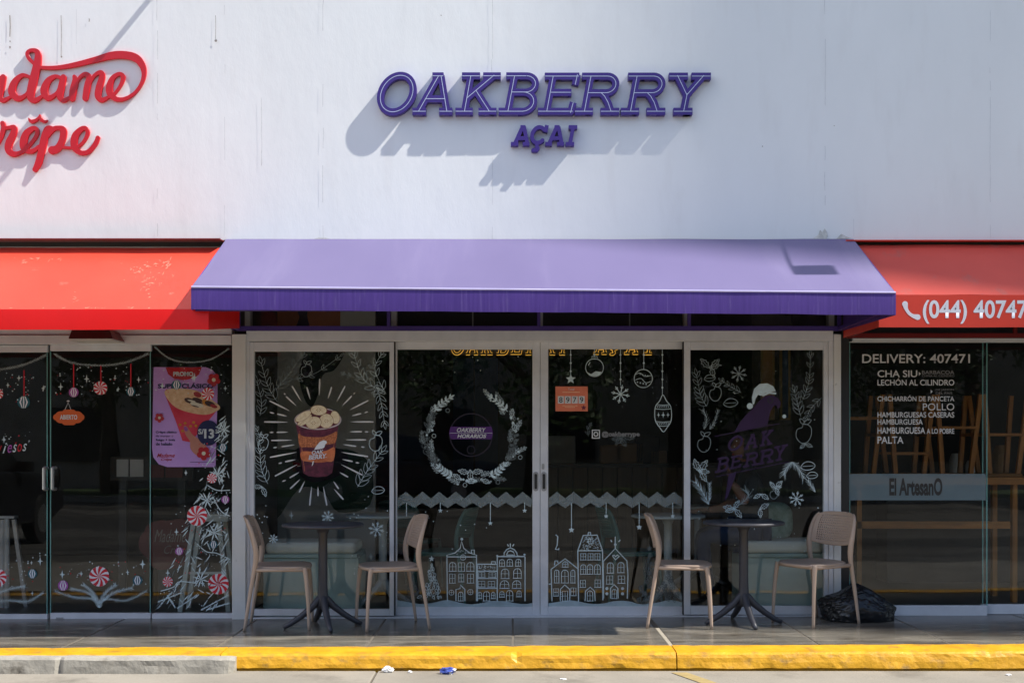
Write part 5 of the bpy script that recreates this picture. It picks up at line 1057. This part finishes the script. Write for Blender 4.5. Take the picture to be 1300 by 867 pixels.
# litter by the kerb
def crumple(name, label, px, py, sx, sy, sz, m_, seed, m2=None):
    x, y, z = groundpt(px, py, -.105); bm = bmesh.new(); bmesh.ops.create_icosphere(bm, subdivisions=3, radius=1)
    for v_ in bm.verts:
        p = v_.co.copy(); r = 1 + .5 * noise.noise(p * 1.6 + Vector((seed, 0, 0))) + .25 * noise.noise(p * 4 + Vector((seed, 2, 0))); q = p * r; v_.co = (q.x * sx, q.y * sy, max(-.8, q.z) * sz + sz * .78)
    me = bpy.data.meshes.new(name); bm.to_mesh(me); bm.free(); o = link_mesh(name, me, m_, None, True)
    if m2:
        me.materials.append(M[m2])
        for pl_ in me.polygons: pl_.material_index = 1 if noise.noise(pl_.center * 30 + Vector((seed, 3, 1))) > -.05 else 0
    o.location = (x, y, -.105); return tag(o, label, 'litter')
crumple('crumpled_paper', 'larger crumpled white paper scrap at the foot of the yellow kerb', 492, 853.0, .034, .02, .02, 'paper', 4); crumple('paper_scrap', 'tiny white paper scrap beside the larger crumpled paper', 520.5, 853.5, .014, .01, .008, 'paper', 9); crumple('crumpled_wrapper', 'blue and white crumpled wrapper lying at the foot of the kerb', 569, 855, .05, .028, .024, 'paper', 14, 'wrapper_blue')
crumple('paper_shred', 'flat white shred of paper on the open road near the kerb', 715, 862, .02, .012, .004, 'paper', 21)
crumple('paper_pellet', 'pale pellet of paper below the orange red awning near the road edge', 1280, 857, .016, .01, .006, 'paper', 25)

# ------------------------------------------------------------------ inside the shops
def bench(label, x0, x1, y0, zt, zc, extra=None):
    t = thing('bench', label, 'bench', ((x0 + x1) / 2, y0, .004)); zb = .004
    bevel(MB().box(x0, x1, y0, y0 + .5, zb, zt).build('bench_box', 'bench_green', t), .006)
    c = MB(); nx, ny = 20, 10; 
    MB().box(x0 + .01, x1 - .01, y0 - .012, y0 + .5, zt + .002, zt + .03).build('seat_board', 'bench_green', t)
    o = MB().box(x0 + .015, x1 - .02, y0 - .01, y0 + .46, zt + .03, zc).build('cushion', 'cushion', t, smooth=False); bevel(o, .035, 3)
    return t
bench('pale green bench with a cream cushion behind the cup picture', X(334, .16), X(455, .16), .16, .44, .56)
b2 = bench('pale green bench with a cream cushion behind the purple bird emblem', X(944, .16), XR - .04, .16, .445, .57)
pw = thing('throw_pillow', 'soft green pillow leaning on the cream bench cushion', 'pillow', (X(985, .5), .5, .57))
bm = bmesh.new(); bmesh.ops.create_icosphere(bm, subdivisions=3, radius=1)
for v_ in bm.verts: c = v_.co; v_.co = (math.copysign(abs(c.x) ** .75, c.x) * .15, c.y * .06 + .12 * (c.z + 1) * .35, math.copysign(abs(c.z) ** .6, c.z) * .15 + .14)
me = bpy.data.meshes.new('pillow'); bm.to_mesh(me); bm.free(); link_mesh('pillow_cover', me, 'pillow', pw, True, True)
wt = make_table('table_white', 'white pedestal table behind the cup picture door', 'tables inside the purple awning shop'); place(wt, X(486, .5), .5, 40, .004)
wt2 = copy_tree(wt); place(wt2, X(848, .45), .45, 40, .004); wt2['label'] = 'white pedestal table behind the pair of painted fir trees'
wt3 = copy_tree(wt); place(wt3, X(886, 1.9), 1.9, 10, .004); wt3['label'] = 'white pedestal table further inside behind the seated person'
tc = make_chair('chair_teal', 'teal chair behind the tall painted houses', 'chairs inside the purple awning shop'); place(tc, X(566, .62), .62, 165, .004)
tc2 = copy_tree(tc); place(tc2, X(798, .6), .62, 12, .004); tc2['label'] = 'teal chair behind the painted house with heart gable'
tc3 = copy_tree(tc); place(tc3, X(520, 1.7), 1.8, 60, .004); tc3['label'] = 'teal chair set back behind the white pedestal table'
# painted mural on the side wall and grey pier
mu = thing('wall_mural', 'dark painted mural with purple and grey shapes behind the cup picture', 'mural', (X(400, 1.35), 1.35, .5)); ym = 1.35
MB().box(XL + .03, X(476, ym), ym, ym + .08, .004, 2.95).build('mural_board', 'mural_grey', mu)
def mural(pts, m_, k=[0]): k[0] += 1; return decal('mural_shape', pts, m_, ym - .004 - .0004 * k[0], mu)
mural(spline([(400, 430), (440, 430), (436, 452), (424, 470), (410, 476), (404, 500), (396, 516), (386, 505), (380, 470)], 4, True), 'mural_purple')
mural(spline([(330, 580), (360, 570), (400, 574), (440, 570), (470, 590), (470, 640), (430, 650), (410, 625), (380, 620), (350, 660), (330, 650)], 4, True), 'mural_green')
mural(spline([(372, 572), (410, 566), (440, 575), (436, 600), (400, 612), (378, 600)], 4, True), 'mural_purple'); mural(spline([(310, 560), (332, 560), (345, 600), (340, 690), (310, 690)], 4, True), 'mural_purple')
mural([(306, 432), (352, 432), (342, 500), (306, 500)], 'mural_blue'); mural([(306, 502), (338, 502), (332, 560), (306, 560)], 'mural_orange'); mural([(340, 380), (432, 380), (432, 424), (340, 424)], 'mural_orange'); mural(spline([(372, 380), (392, 380), (390, 400), (394, 426), (372, 426), (380, 402)], 3, True), 'mural_purple')
for q in ([(322, 446), (336, 448), (334, 455), (322, 452)], [(324, 458), (344, 460), (342, 468), (324, 465)], [(324, 476), (340, 478), (338, 486), (322, 484)]): mural(q, 'gold')
# gold lettering hung inside
gs = thing('hanging_gold_sign', 'glowing gold outlined letters hanging inside behind the top of the sliding doors', 'sign', (X(703, .9), .9, 2.1))
yg_ = .9; zc_ = Z(448, yg_)
for li, (x0, x1) in zip((0, 1, 2, 3, 4, 5, 6, 7, 8, 9, 10, 11), ((573, 590), (590, 608), (609, 628), (629, 646), (647, 665), (666, 686), (687, 706), (707, 726), (752, 772), (773, 790), (791, 812), (815, 834))):
    org, sq, rd, r = LETTERS[li]; allp = [q for s in list(sq) + list(rd) for q in s]; mn = np.min(allp, 0) - r; mx = np.max(allp, 0) + r; sx_ = (x1 - x0) / (mx[0] - mn[0]); sy_ = 23 / (mx[1] - mn[1])
    tr = lambda q: (x0 + (q[0] - mn[0]) * sx_, 428 + (q[1] - mn[1]) * sy_)
    st = [dict(p=[(*tr(q), 1.7) for q in s], square=True) for s in sq] + [dict(p=[(*tr(q), 1.7) for q in s]) for s in rd]
    link_mesh('letter', solid_from_loops(union_outline(st, .3), yg_, .03), 'gold_lit', gs)
    st = [dict(p=[(a, b, 1.1) for a, b, c in s['p']], square=s.get('square', False)) for s in st]; link_mesh('letter_face', solid_from_loops(union_outline(st, .3), yg_ - .004, .003), 'seal_black', gs)
MB().box(X(570, yg_), X(838, yg_), yg_ + .031, yg_ + .05, Z(450, yg_), Z(425, yg_)).build('backing_bar', 'seal_black', gs)
for px in (600, 800): MB().tube([(X(px, yg_), yg_ + .04, Z(425, yg_)), (X(px, yg_), yg_ + .04, 2.96)], .006, 6).build('hanger', 'steel', gs)
# counter at the back
ct = thing('service_counter', 'dark plank fronted counter at the back of the purple awning shop', 'counter', (.9, 3.6, .004))
for i in range(18): x = X(690, 3.6) + .16 * i; bevel(MB().box(x, x + .152, 3.6, 3.66, .004, 1.08).build('plank', 'counter_wood', ct), .004)
MB().box(X(688, 3.6), X(690, 3.6) + 2.9, 3.55, 4.2, 1.081, 1.12).build('counter_top', 'dark_floor', ct)
for i, (px, w_, h_, m_) in enumerate(((712, .32, .3, 'white_paper'), (775, .22, .2, 'brown_box'), (800, .3, .22, 'brown_box'), (822, .26, .3, 'mural_purple'), (836, .18, .14, 'brown_box'))):
    nm, lb = (('display_box', 'pale open display box on the back counter'), ('carton', 'short brown carton next to the pale display box on the counter'), ('carton', 'wide brown carton in the middle of the counter'), ('carton', 'tall dark carton on the back counter'), ('carton', 'smallest brown carton at the end of the counter'))[i]
    x = X(px, 3.7); o = MB().box(x - w_ / 2, x + w_ / 2, 3.68, 3.68 + .25, 1.121, 1.121 + h_).build(nm, m_); bevel(o, .01); tag(o, lb, 'box')
pt = thing('blue_wall_panel', 'dim blue panel on the back wall behind the wreath', 'panel', (X(592, 4.9), 4.95, 1.4)); MB().box(X(575, 4.9), X(632, 4.9), 4.93, 4.999, 1.0, 2.35).build('panel_board', 'mural_blue', pt); MB().box(X(602, 4.9) - .01, X(602, 4.9) + .01, 4.92, 4.931, 1.0, 2.35).build('panel_joint', 'seal_black', pt)
# framed pictures
for px, w_, lb in ((975, 17, 'gold framed tall picture above the bench beside the hat emblem'), (997, 13, 'narrow gold framed picture between two wider ones'), (1020, 18, 'gold framed tall picture nearest the shop corner')):
    yf_ = 1.3; f_ = thing('framed_picture', lb, 'picture', P(px, 533, yf_), group='framed pictures'); a, b = P(px - w_ / 2, 440, yf_), P(px + w_ / 2, 533, yf_); mb = MB(); e = .018
    mb.box(a.x, a.x + e, yf_, yf_ + .03, b.z, a.z); mb.box(b.x - e, b.x, yf_, yf_ + .03, b.z, a.z); mb.box(a.x + e, b.x - e, yf_, yf_ + .03, a.z - e, a.z); mb.box(a.x + e, b.x - e, yf_, yf_ + .03, b.z, b.z + e); mb.build('picture_frame', 'frame_gold', f_)
    MB().box(a.x + e, b.x - e, yf_ + .012, yf_ + .028, b.z + e, a.z - e).build('picture', 'brown_box' if px != 997 else 'mural_blue', f_)
MB().box(X(955, 1.34), XR - .03, 1.335, 1.42, .004, 2.95).build('partition_wall', 'dark_room', bld)
tag(MB().box(X(440, 2.2), X(470, 2.2), 2.2, 2.6, .004, 1.1).build('red_cabinet', 'plaque_red'), 'dark red cabinet behind the white pedestal table', 'cabinet')

# seated person inside
def skin(name, verts, edges, m_, parent, sub=2, root=0):
    me = bpy.data.meshes.new(name); me.from_pydata([v[:3] for v in verts], edges, []); o = bpy.data.objects.new(name, me); COL.objects.link(o); o.parent = parent; me.materials.append(M[m_])
    sk = o.modifiers.new('skin', 'SKIN'); sk.use_smooth_shade = True; d_ = me.skin_vertices[0].data
    for i, v in enumerate(verts): d_[i].radius = (v[3], v[4] if len(v) > 4 else v[3]); d_[i].use_root = i == root
    sb = o.modifiers.new('sub', 'SUBSURF'); sb.levels = sub; sb.render_levels = sub; return o
pe = thing('person', 'person in dark top and navy trousers seated on the bench at the white table', 'person', (X(955, .42), .42, .004))
# local: x towards the right, the person looks to -x
body = [(0, 0, .60, .15, .13), (0.0, 0, .72, .14, .12), (.0, 0, .88, .15, .12), (-.02, 0, 1.03, .14, .11), (-.03, 0, 1.12, .06, .06), (-.05, 0, 1.19, .05, .05),
        (-.02, -.17, 1.04, .06, .06), (-.08, -.22, .84, .048, .048), (-.02, .17, 1.04, .06, .06), (-.08, .22, .84, .048, .048)]
skin('upper_body', body, [(0, 1), (1, 2), (2, 3), (3, 4), (4, 5), (3, 6), (6, 7), (3, 8), (8, 9)], 'cloth_black', pe)
skin('trousers', [(0, 0, .60, .15, .14), (-.02, -.1, .60, .1), (-.42, -.11, .60, .075), (-.40, -.11, .34, .062), (-.36, -.11, .12, .052), (-.02, .1, .60, .1), (-.40, .12, .60, .075), (-.36, .12, .34, .062), (-.32, .12, .12, .052)], [(0, 1), (1, 2), (2, 3), (3, 4), (0, 5), (5, 6), (6, 7), (7, 8)], 'cloth_navy', pe)
for y_, x_ in ((-.11, -.36), (.12, -.32)): skin('shoe', [(x_ + .03, y_, .05, .045, .04), (x_ - .08, y_, .04, .045, .035), (x_ - .18, y_, .03, .04, .025)], [(0, 1), (1, 2)], 'cloth_black', pe)
def hand(o_, dirx, up, parent):
    """palm and five fingers from the wrist o_"""
    W_ = Vector(o_); dv = Vector(dirx).normalized(); uv = Vector(up).normalized(); sv = dv.cross(uv); me_ = [(*W_, .026, .02), (*(W_ + dv * .05), .036, .016), (*(W_ + dv * .085), .036, .014)]
    skin('hand', me_, [(0, 1), (1, 2)], 'skin', parent)
    for k, (off, ln) in enumerate(((-.03, .065), (-.01, .078), (.011, .074), (.03, .058))):
        a = W_ + dv * .08 + sv * off; skin('finger', [(*a, .009), (*(a + dv * ln * .5 + uv * .006), .0085), (*(a + dv * ln * .9 + uv * .024), .007)], [(0, 1), (1, 2)], 'skin', parent)
    a = W_ + dv * .03 - sv * .03; skin('thumb', [(*a, .011), (*(a + dv * .03 - sv * .028), .010), (*(a + dv * .058 - sv * .036 + uv * .008), .008)], [(0, 1), (1, 2)], 'skin', parent)
skin('forearm', [(-.08, -.22, .86, .046), (-.14, -.22, .93, .04), (-.2, -.2, 1.03, .03)], [(0, 1), (1, 2)], 'skin', pe); hand((-.2, -.2, 1.03), (-.25, .1, 1), (-1, 0, -.2), pe)
skin('forearm', [(-.08, .22, .86, .046), (-.22, .2, .80, .038), (-.33, .17, .79, .028)], [(0, 1), (1, 2)], 'skin', pe); hand((-.33, .17, .79), (-1, -.2, 0), (0, 0, -1), pe)
bm = bmesh.new(); bmesh.ops.create_icosphere(bm, subdivisions=4, radius=1)
for v_ in bm.verts:
    x, y, z = v_.co; w_ = .078 * (1 - .22 * max(0, -z)); X_ = x * .098 * (1 - .1 * max(0, -z)); Y_ = y * w_
    if x < -.6:
        X_ -= .022 * math.exp(-((y / .16) ** 2 + ((z + .12) / .22) ** 2)) ; X_ += .010 * (math.exp(-(((abs(y) - .38) / .16) ** 2 + ((z - .08) / .12) ** 2))); X_ -= .006 * math.exp(-((y / .3) ** 2 + ((z + .5) / .1) ** 2))
    v_.co = (-.065 + X_, Y_, 1.30 + z * .118)
me = bpy.data.meshes.new('head'); bm.to_mesh(me); bm.free(); hd = link_mesh('head', me, 'skin', pe, True, True)
for s_ in (-1, 1):
    MB().lathe([(.004, -.028), (.014, -.012), (.016, .01), (.006, .026)], 8, (-.05, .078 * s_, 1.30)).build('ear', 'skin', hd, True, True); MB().lathe([(.0001, -.008), (.009, 0), (.0001, .008)], 8, (-.148, .03 * s_, 1.31)).build('eye', 'print_white', hd, True, True)
MB().tube([(-.155, -.022, 1.247), (-.16, 0, 1.246), (-.155, .022, 1.247)], .005, 6).build('mouth', 'poster_berry', hd, True, True)
bm = bmesh.new(); bmesh.ops.create_icosphere(bm, subdivisions=4, radius=1); dl = []
for v_ in bm.verts:
    x, y, z = v_.co
    if x < -.35 and z < .45 or (z < -.9): dl.append(v_)
    v_.co = (-.055 + x * .108, y * .09, 1.315 + z * .125 - (.10 * max(0, x) if z < 0 else 0)) 
bmesh.ops.delete(bm, geom=dl, context='VERTS'); me = bpy.data.meshes.new('hair'); bm.to_mesh(me); bm.free(); link_mesh('hair', me, 'hair', hd, True, True)

# left shop: white trestle stool, plaque, papers
tr_ = thing('trestle_stool', 'tall white wooden trestle stool behind the painted tree', 'stool', (X(262, .35), .35, .004)); yt = .3
for y_ in (.25, .5):
    for a, b in (((247, 662), (231, 771)), ((279, 660), (292, 771))):
        p0, p1 = P(*a, yt), P(*b, yt); MB().beam((p0.x, y_ + (.03 if y_ < .4 else -.03), p0.z), (p1.x, y_, .006), .036, .03, (0, 1, 0)).build('leg', 'ladder_white', tr_)
a, b = P(242, 652, yt), P(292, 661, yt); MB().box(a.x, b.x, .24, .52, b.z, a.z).build('top_board', 'ladder_white', tr_); a, b = P(237, 725, yt), P(288, 728, yt); MB().box(a.x, b.x, .262, .29, b.z, a.z).build('rung', 'ladder_white', tr_)
pq = thing('cloud_plaque', 'dark red cloud shaped plaque standing behind the glass beside the trestle stool', 'plaque', P(210, 720, .7))
st = union_outline([dict(p=[(196, 690, 20), (228, 688, 18)]), dict(p=[(205, 705, 18), (222, 703, 18)]), dict(p=[(215, 672, 12), (230, 668, 10)]), dict(p=[(198, 677, 15), (205, 675, 15)])], .4); link_mesh('board', solid_from_loops(st, .7, .02), 'plaque_red', pq)
text('lettering', 'Madame', 196, 672, 236, 688, .698, 'plaque_text', pq, shear=.4); text('lettering', 'Crêpe', 208, 692, 240, 706, .698, 'plaque_text', pq, shear=.4); MB().box(X(200, .71), X(226, .71), .722, .78, .004, Z(712, .71)).build('stand', 'seal_black', pq)
nb = thing('notice_board', 'dim board of pale menu sheets inside the red awning shop', 'board', P(180, 606, 1.6))
MB().pbox(140, 245, 580, 610, 1.61, 1.63).build('board', 'dark_room', nb); 
for a, b, c_, d_ in ((148, 163, 583, 605), (165, 182, 583, 605)): MB().pbox(a, b, c_, d_, 1.603, 1.609).build('sheet', 'white_paper', nb)
for a, b in ((192, 208), (210, 232)): MB().pbox(a, b, 590, 606, 1.603, 1.609).build('sheet', 'plaque_red', nb)
MB().box(X(150, 1.62), X(160, 1.62), 1.631, 1.66, .004, Z(606, 1.62)).build('post', 'seal_black', nb); MB().box(X(225, 1.62), X(235, 1.62), 1.631, 1.66, .004, Z(606, 1.62)).build('post', 'seal_black', nb)
sr = thing('steel_stand', 'pale metal stand behind the glass door with the script lettering', 'stand', (X(12, .5), .5, .004))
for x_, h_ in ((X(3, .5), .72), (X(9, .5), .74)): MB().tube([(x_, .5, .004), (x_, .5, h_)], .022, 10).build('post', 'steel', sr)
MB().beam((X(18, .5), .5, .72), (X(30, .5), .55, .004), .03, .03).build('brace', 'steel', sr); MB().box(X(0, .5), X(20, .5), .47, .55, .73, .75).build('top_plate', 'steel', sr)

# right shop: upturned stools on a bar
ba = thing('bar_table', 'long wooden bar table inside the menu lettered shop', 'table', (X(1180, .95), .95, .004)); yb_ = .8
MB().box(X(1080, yb_), 6.2, yb_, yb_ + .5, Z(612, yb_) - .02, Z(606, yb_)).build('table_top', 'wood_h', ba); MB().box(X(1084, yb_), X(1284, yb_), yb_ + .02, yb_ + .06, Z(671, yb_), Z(662, yb_)).build('lower_rail', 'wood_h', ba)
for px in (1290, 1092): MB().box(X(px, yb_) - .02, X(px, yb_) + .02, yb_ + .02, yb_ + .07, .004, Z(612, yb_) - .021).build('leg', 'wood', ba); MB().box(X(px, yb_) - .02, X(px, yb_) + .02, yb_ + .43, yb_ + .48, .004, Z(612, yb_) - .021).build('leg', 'wood', ba)
zt = Z(606, yb_); sx0 = None
def stool(x, lb, rh=.48):
    t = thing('bar_stool', lb, 'stool', (x, yb_ + .25, zt), group='upturned stools on the bar')
    bevel(MB().box(-.15, .15, -.15, .15, .0, .03).build('seat', 'wood_h', t, True), .006)
    for a in (-1, 1):
        for b in (-1, 1): MB().beam((.12 * a, .12 * b, .03), (.185 * a, .17 * b, .70), .036, .036, (0, 1, 0)).build('leg', 'wood', t, True)
        MB().beam((-.165, .152 * a, rh), (.165, .152 * a, rh), .028, .022).build('rung', 'wood_h', t, True); MB().beam((.15 * a, -.14, .36), (.15 * a, .14, .36), .022, .028).build('rung', 'wood_h', t, True)
    return t
for px, lb in ((1092, 'upturned wooden stool at the end of the bar near the dark gap by the pillar'), (1156, 'upturned wooden stool second from the dark gap end of the bar'), (1216, 'upturned wooden stool third from the dark gap on the bar'), (1276, 'upturned wooden stool behind the overlapping glass edges')): stool(X(px, yb_ + .1), lb, {1092: .5, 1156: .2, 1216: .42, 1276: .36}[px])
for i, (px, py, w_, h_, m_) in enumerate(((1213, 600, .12, .22, 'white_paper'), (1232, 600, .1, .15, 'white_paper'), (1270, 600, .15, .3, 'brown_box'))):
    x = X(px, 2.4); o = MB().lathe([(w_ / 2, 0), (w_ / 2, h_ * .7), (w_ * .3, h_)], 14, (x, 2.4, Z(604, 2.4))).build('jar', m_); tag(o, ('tallest pale jar on the back shelf among the stools', 'shorter pale jar on the back shelf among the stools', 'dark jar on the back shelf behind the end stool')[i], 'jar')
tag(MB().box(X(1120, 2.4), 6, 2.25, 2.6, .004, Z(604, 2.4) - .001).build('back_shelf', 'dark_room'), 'dark back shelf unit behind the wooden bar', 'shelf')

# ------------------------------------------------------------------ outside the frame: lamps, street opposite (seen as shadow and reflection)
def floodlight(x, z, lb, sk=0.):
    t = thing('floodlight', lb, 'floodlight', (x, YF, z)); MB().tube([(0, .02, 0), (sk, -1.06, 0)], .012 if sk else .02, 8).build('arm', 'steel', t, True); MB().box(-.05, .05, -.012, .02, -.08, .08).build('wall_plate', 'steel', t, True)
    hd = MB().add([(sk + a, b, c) for a, b, c in ((-.02, -1.0, .02), (.29, -1.0, .02), (.29, -1.16, -.06), (-.02, -1.16, -.06), (.04, -.98, -.01), (.23, -.98, -.01), (.23, -1.09, -.09), (.04, -1.09, -.09))], [(0, 1, 2, 3), (4, 7, 6, 5), (0, 4, 5, 1), (1, 5, 6, 2), (2, 6, 7, 3), (3, 7, 4, 0)]).build('lamp_head', 'seal_black', t, True)
    return t
floodlight(3.72, 5.16, 'black floodlight on a wall arm above the orange red awning', .40); floodlight(-2.22, 5.2, 'black floodlight on a wall arm above the red script lettering')
tw = thing('apartment_tower', 'tall plain concrete apartment tower down the street past the orange red awning', 'building', (46, -1, -.2)); xk, yk = .68 + 4.2 * 8.5, YF - 8.5
MB().box(xk, xk + 18, yk, yk + 16, -.2, 62).build('tower_block', 'tower', tw)
wm = None
for fl in range(20):
    for k in range(5):
        if wm is None: wo = MB().box(-.02, .1, -.8, .8, 0, 1.5).build('window', 'far_window', tw, True); wm = wo.data
        else: wo = bpy.data.objects.new('window', wm); COL.objects.link(wo); wo.parent = tw
        wo.location = (xk - 46 - .02, yk + 1 + 2 + 3 * k, 1.5 + 3 * fl)

def car(name, label, x, y, rz, m_):
    t = thing(name, label, 'car', (x, y, -.107), R(rz))
    lo_ = [(-2.25, .45), (-2.3, .75), (-2.2, .98), (-.9, 1.06), (.9, 1.06), (2.0, 1.04), (2.28, .9), (2.3, .45), (1.85, .30), (-1.85, .30)]
    up = [(-1.05, 1.05), (-.45, 1.62), (.2, 1.70), (1.5, 1.66), (2.05, 1.05)]
    def loft(pts, w0, w1, z0, z1):
        n = len(pts); v = []
        for s_ in (-1, 1): v += [(a, s_ * (w0 + (w1 - w0) * max(0, min(1, (b - z0) / (z1 - z0)))), b) for a, b in pts]
        return MB().add(v, [tuple(range(n)), tuple(range(2 * n - 1, n - 1, -1))] + [(i, i + n, (i + 1) % n + n, (i + 1) % n) for i in range(n)])
    o = loft(lo_, .92, .86, .3, 1.06).build('body', m_, t, True); bevel(o, .06, 3); o = loft(up, .82, .62, 1.05, 1.7).build('cabin', m_, t, True); bevel(o, .05, 3)
    for s_ in (-1, 1):
        for q in ([(-.72, 1.12), (-.36, 1.53), (.38, 1.6), (.38, 1.12)], [(.46, 1.12), (.46, 1.6), (1.42, 1.57), (1.72, 1.12)]):
            v = [(a, s_ * (.82 - .2 * (b - 1.05) / .65 + .004), b) for a, b in q]; MB().add(v + [(a, b - s_ * .02, c) for a, b, c in v], [(0, 1, 2, 3), (7, 6, 5, 4), (0, 4, 5, 1), (1, 5, 6, 2), (2, 6, 7, 3), (3, 7, 4, 0)]).build('side_window', 'car_glass', t, True)
        MB().box(-2.29, -2.2, s_ * .48, s_ * .84, .74, .9).build('headlight', 'car_light', t, True); MB().box(2.22, 2.31, s_ * .6, s_ * .86, .8, 1.0).build('tail_light', 'car_red', t, True); MB().box(-.75, -.6, s_ * .84, s_ * 1.05, 1.06, 1.2).build('wing_mirror', m_, t, True)
        for x_ in (-1.42, 1.42):
            tube = MB(); v, f = [], []
            o = MB().lathe([(.2, -.1), (.33, -.1), (.35, -.07), (.35, .07), (.33, .1), (.2, .1)], 24).build('wheel', 'tyre', t, True); o.rotation_euler = (R(90), 0, 0); o.location = (x_, s_ * .82, .35)
            r_ = MB().lathe([(.2, -.105), (.19, -.108), (.05, -.09), (.05, .09), (.19, .108), (.2, .105)], 16).build('rim', 'rim', o, True)
    ws = [(-.98, .70, 1.12), (-.98, -.70, 1.12), (-.5, -.56, 1.58), (-.5, .56, 1.58)]; ws = [(a - .035, b, c + .02) for a, b, c in ws]; MB().add(ws + [(a + .02, b, c - .02) for a, b, c in ws], [(0, 1, 2, 3), (7, 6, 5, 4), (0, 4, 5, 1), (1, 5, 6, 2), (2, 6, 7, 3), (3, 7, 4, 0)]).build('windscreen', 'car_glass', t, True)
    MB().box(-2.31, -2.24, -.42, .42, .62, .8).build('grille', 'seal_black', t, True); return t
car('parked_car', 'dark parked car facing the bright red awning shop across the road', -7.7, -6.6, 450, 'car_paint'); car('parked_car', 'silver car parked on the far side of the road by the trees', 14.5, -17.5, 8, 'car_silver'); car('parked_car', 'dark car parked on the far side of the road beside the low trees', -2.5, -18.2, 182, 'car_paint')
structure(MB().box(-60, 60, -24.5, -20, -.3, .03).build('verge', 'grass')); structure(MB().box(-60, 60, -20, -19.8, -.3, .05).build('far_kerb', 'kerb_block'))
tm = None
def tree_mesh(seed):
    rg = random.Random(seed); v, f = [], []
    cl = [(Vector((rg.gauss(0, 1.1), rg.gauss(0, 1.1), 4.2 + rg.gauss(0, 1.0))), rg.uniform(.7, 1.3)) for _ in range(16)]
    for _ in range(5200):
        c, r = rg.choice(cl); d_ = Vector((rg.gauss(0, 1), rg.gauss(0, 1), rg.gauss(0, .8))).normalized() * r * rg.random() ** .4; p = c + d_; a = Vector((rg.gauss(0, 1), rg.gauss(0, 1), rg.gauss(0, 1))).normalized(); b = a.orthogonal().normalized(); s_ = rg.uniform(.07, .13)
        n = len(v); v += [p - a * s_, p + b * s_ * .5, p + a * s_, p - b * s_ * .5]; f.append((n, n + 1, n + 2, n + 3))
    me = bpy.data.meshes.new('crown'); me.from_pydata(v, [], f); me.materials.append(M['leaf'])
    mb = MB().tube([(0, 0, -.2), (.05, 0, 1), (.0, .1, 2.4), (.1, .1, 3.8)], [.2, .16, .13, .07], 8)
    for c, r in cl[:7]: mb.tube([(.02, .08, 2.2), (c.x * .5, c.y * .5, 3.2), tuple(c)], [.08, .05, .02], 5)
    return me, mb.mesh('trunk')
tms = [tree_mesh(3), tree_mesh(8)]
for me, tm_ in tms: tm_.materials.append(M['bark'])
for i, (x, y, s_) in enumerate(((-15, -21.5, 1.2), (-10.5, -22, 1.35), (-6.8, -21.2, 1.1), (-3.2, -22.4, 1.4), (.6, -21.4, 1.2), (4.4, -22.3, 1.3), (8.3, -21.4, 1.15), (12.3, -22, 1.35), (16.5, -21.6, 1.2))):
    t = thing('street_tree', ('leafy street tree on the far verge opposite the shops'), 'tree', (x, y, .03), i * 1.3, 'street trees opposite'); t.scale = (s_,) * 3
    for me, nm in ((tms[i % 2][0], 'crown'), (tms[i % 2][1], 'trunk')): o = bpy.data.objects.new(nm, me); COL.objects.link(o); o.parent = t
fw = thing('far_building', 'long two storey building behind the trees across the road', 'building', (0, -29, -.2)); MB().box(-40, 40, -39, -29, -.2, 8.2).build('wall', 'far_wall', fw)
wm = None
for k in range(18):
    for z in (1.0, 4.8):
        if wm is None: wo = MB().box(-.8, .8, -.06, .05, 0, 1.7).build('window', 'far_window', fw, True); wm = wo.data
        else: wo = bpy.data.objects.new('window', wm); COL.objects.link(wo); wo.parent = fw
        wo.location = (-34 + 4 * k, .02, z)
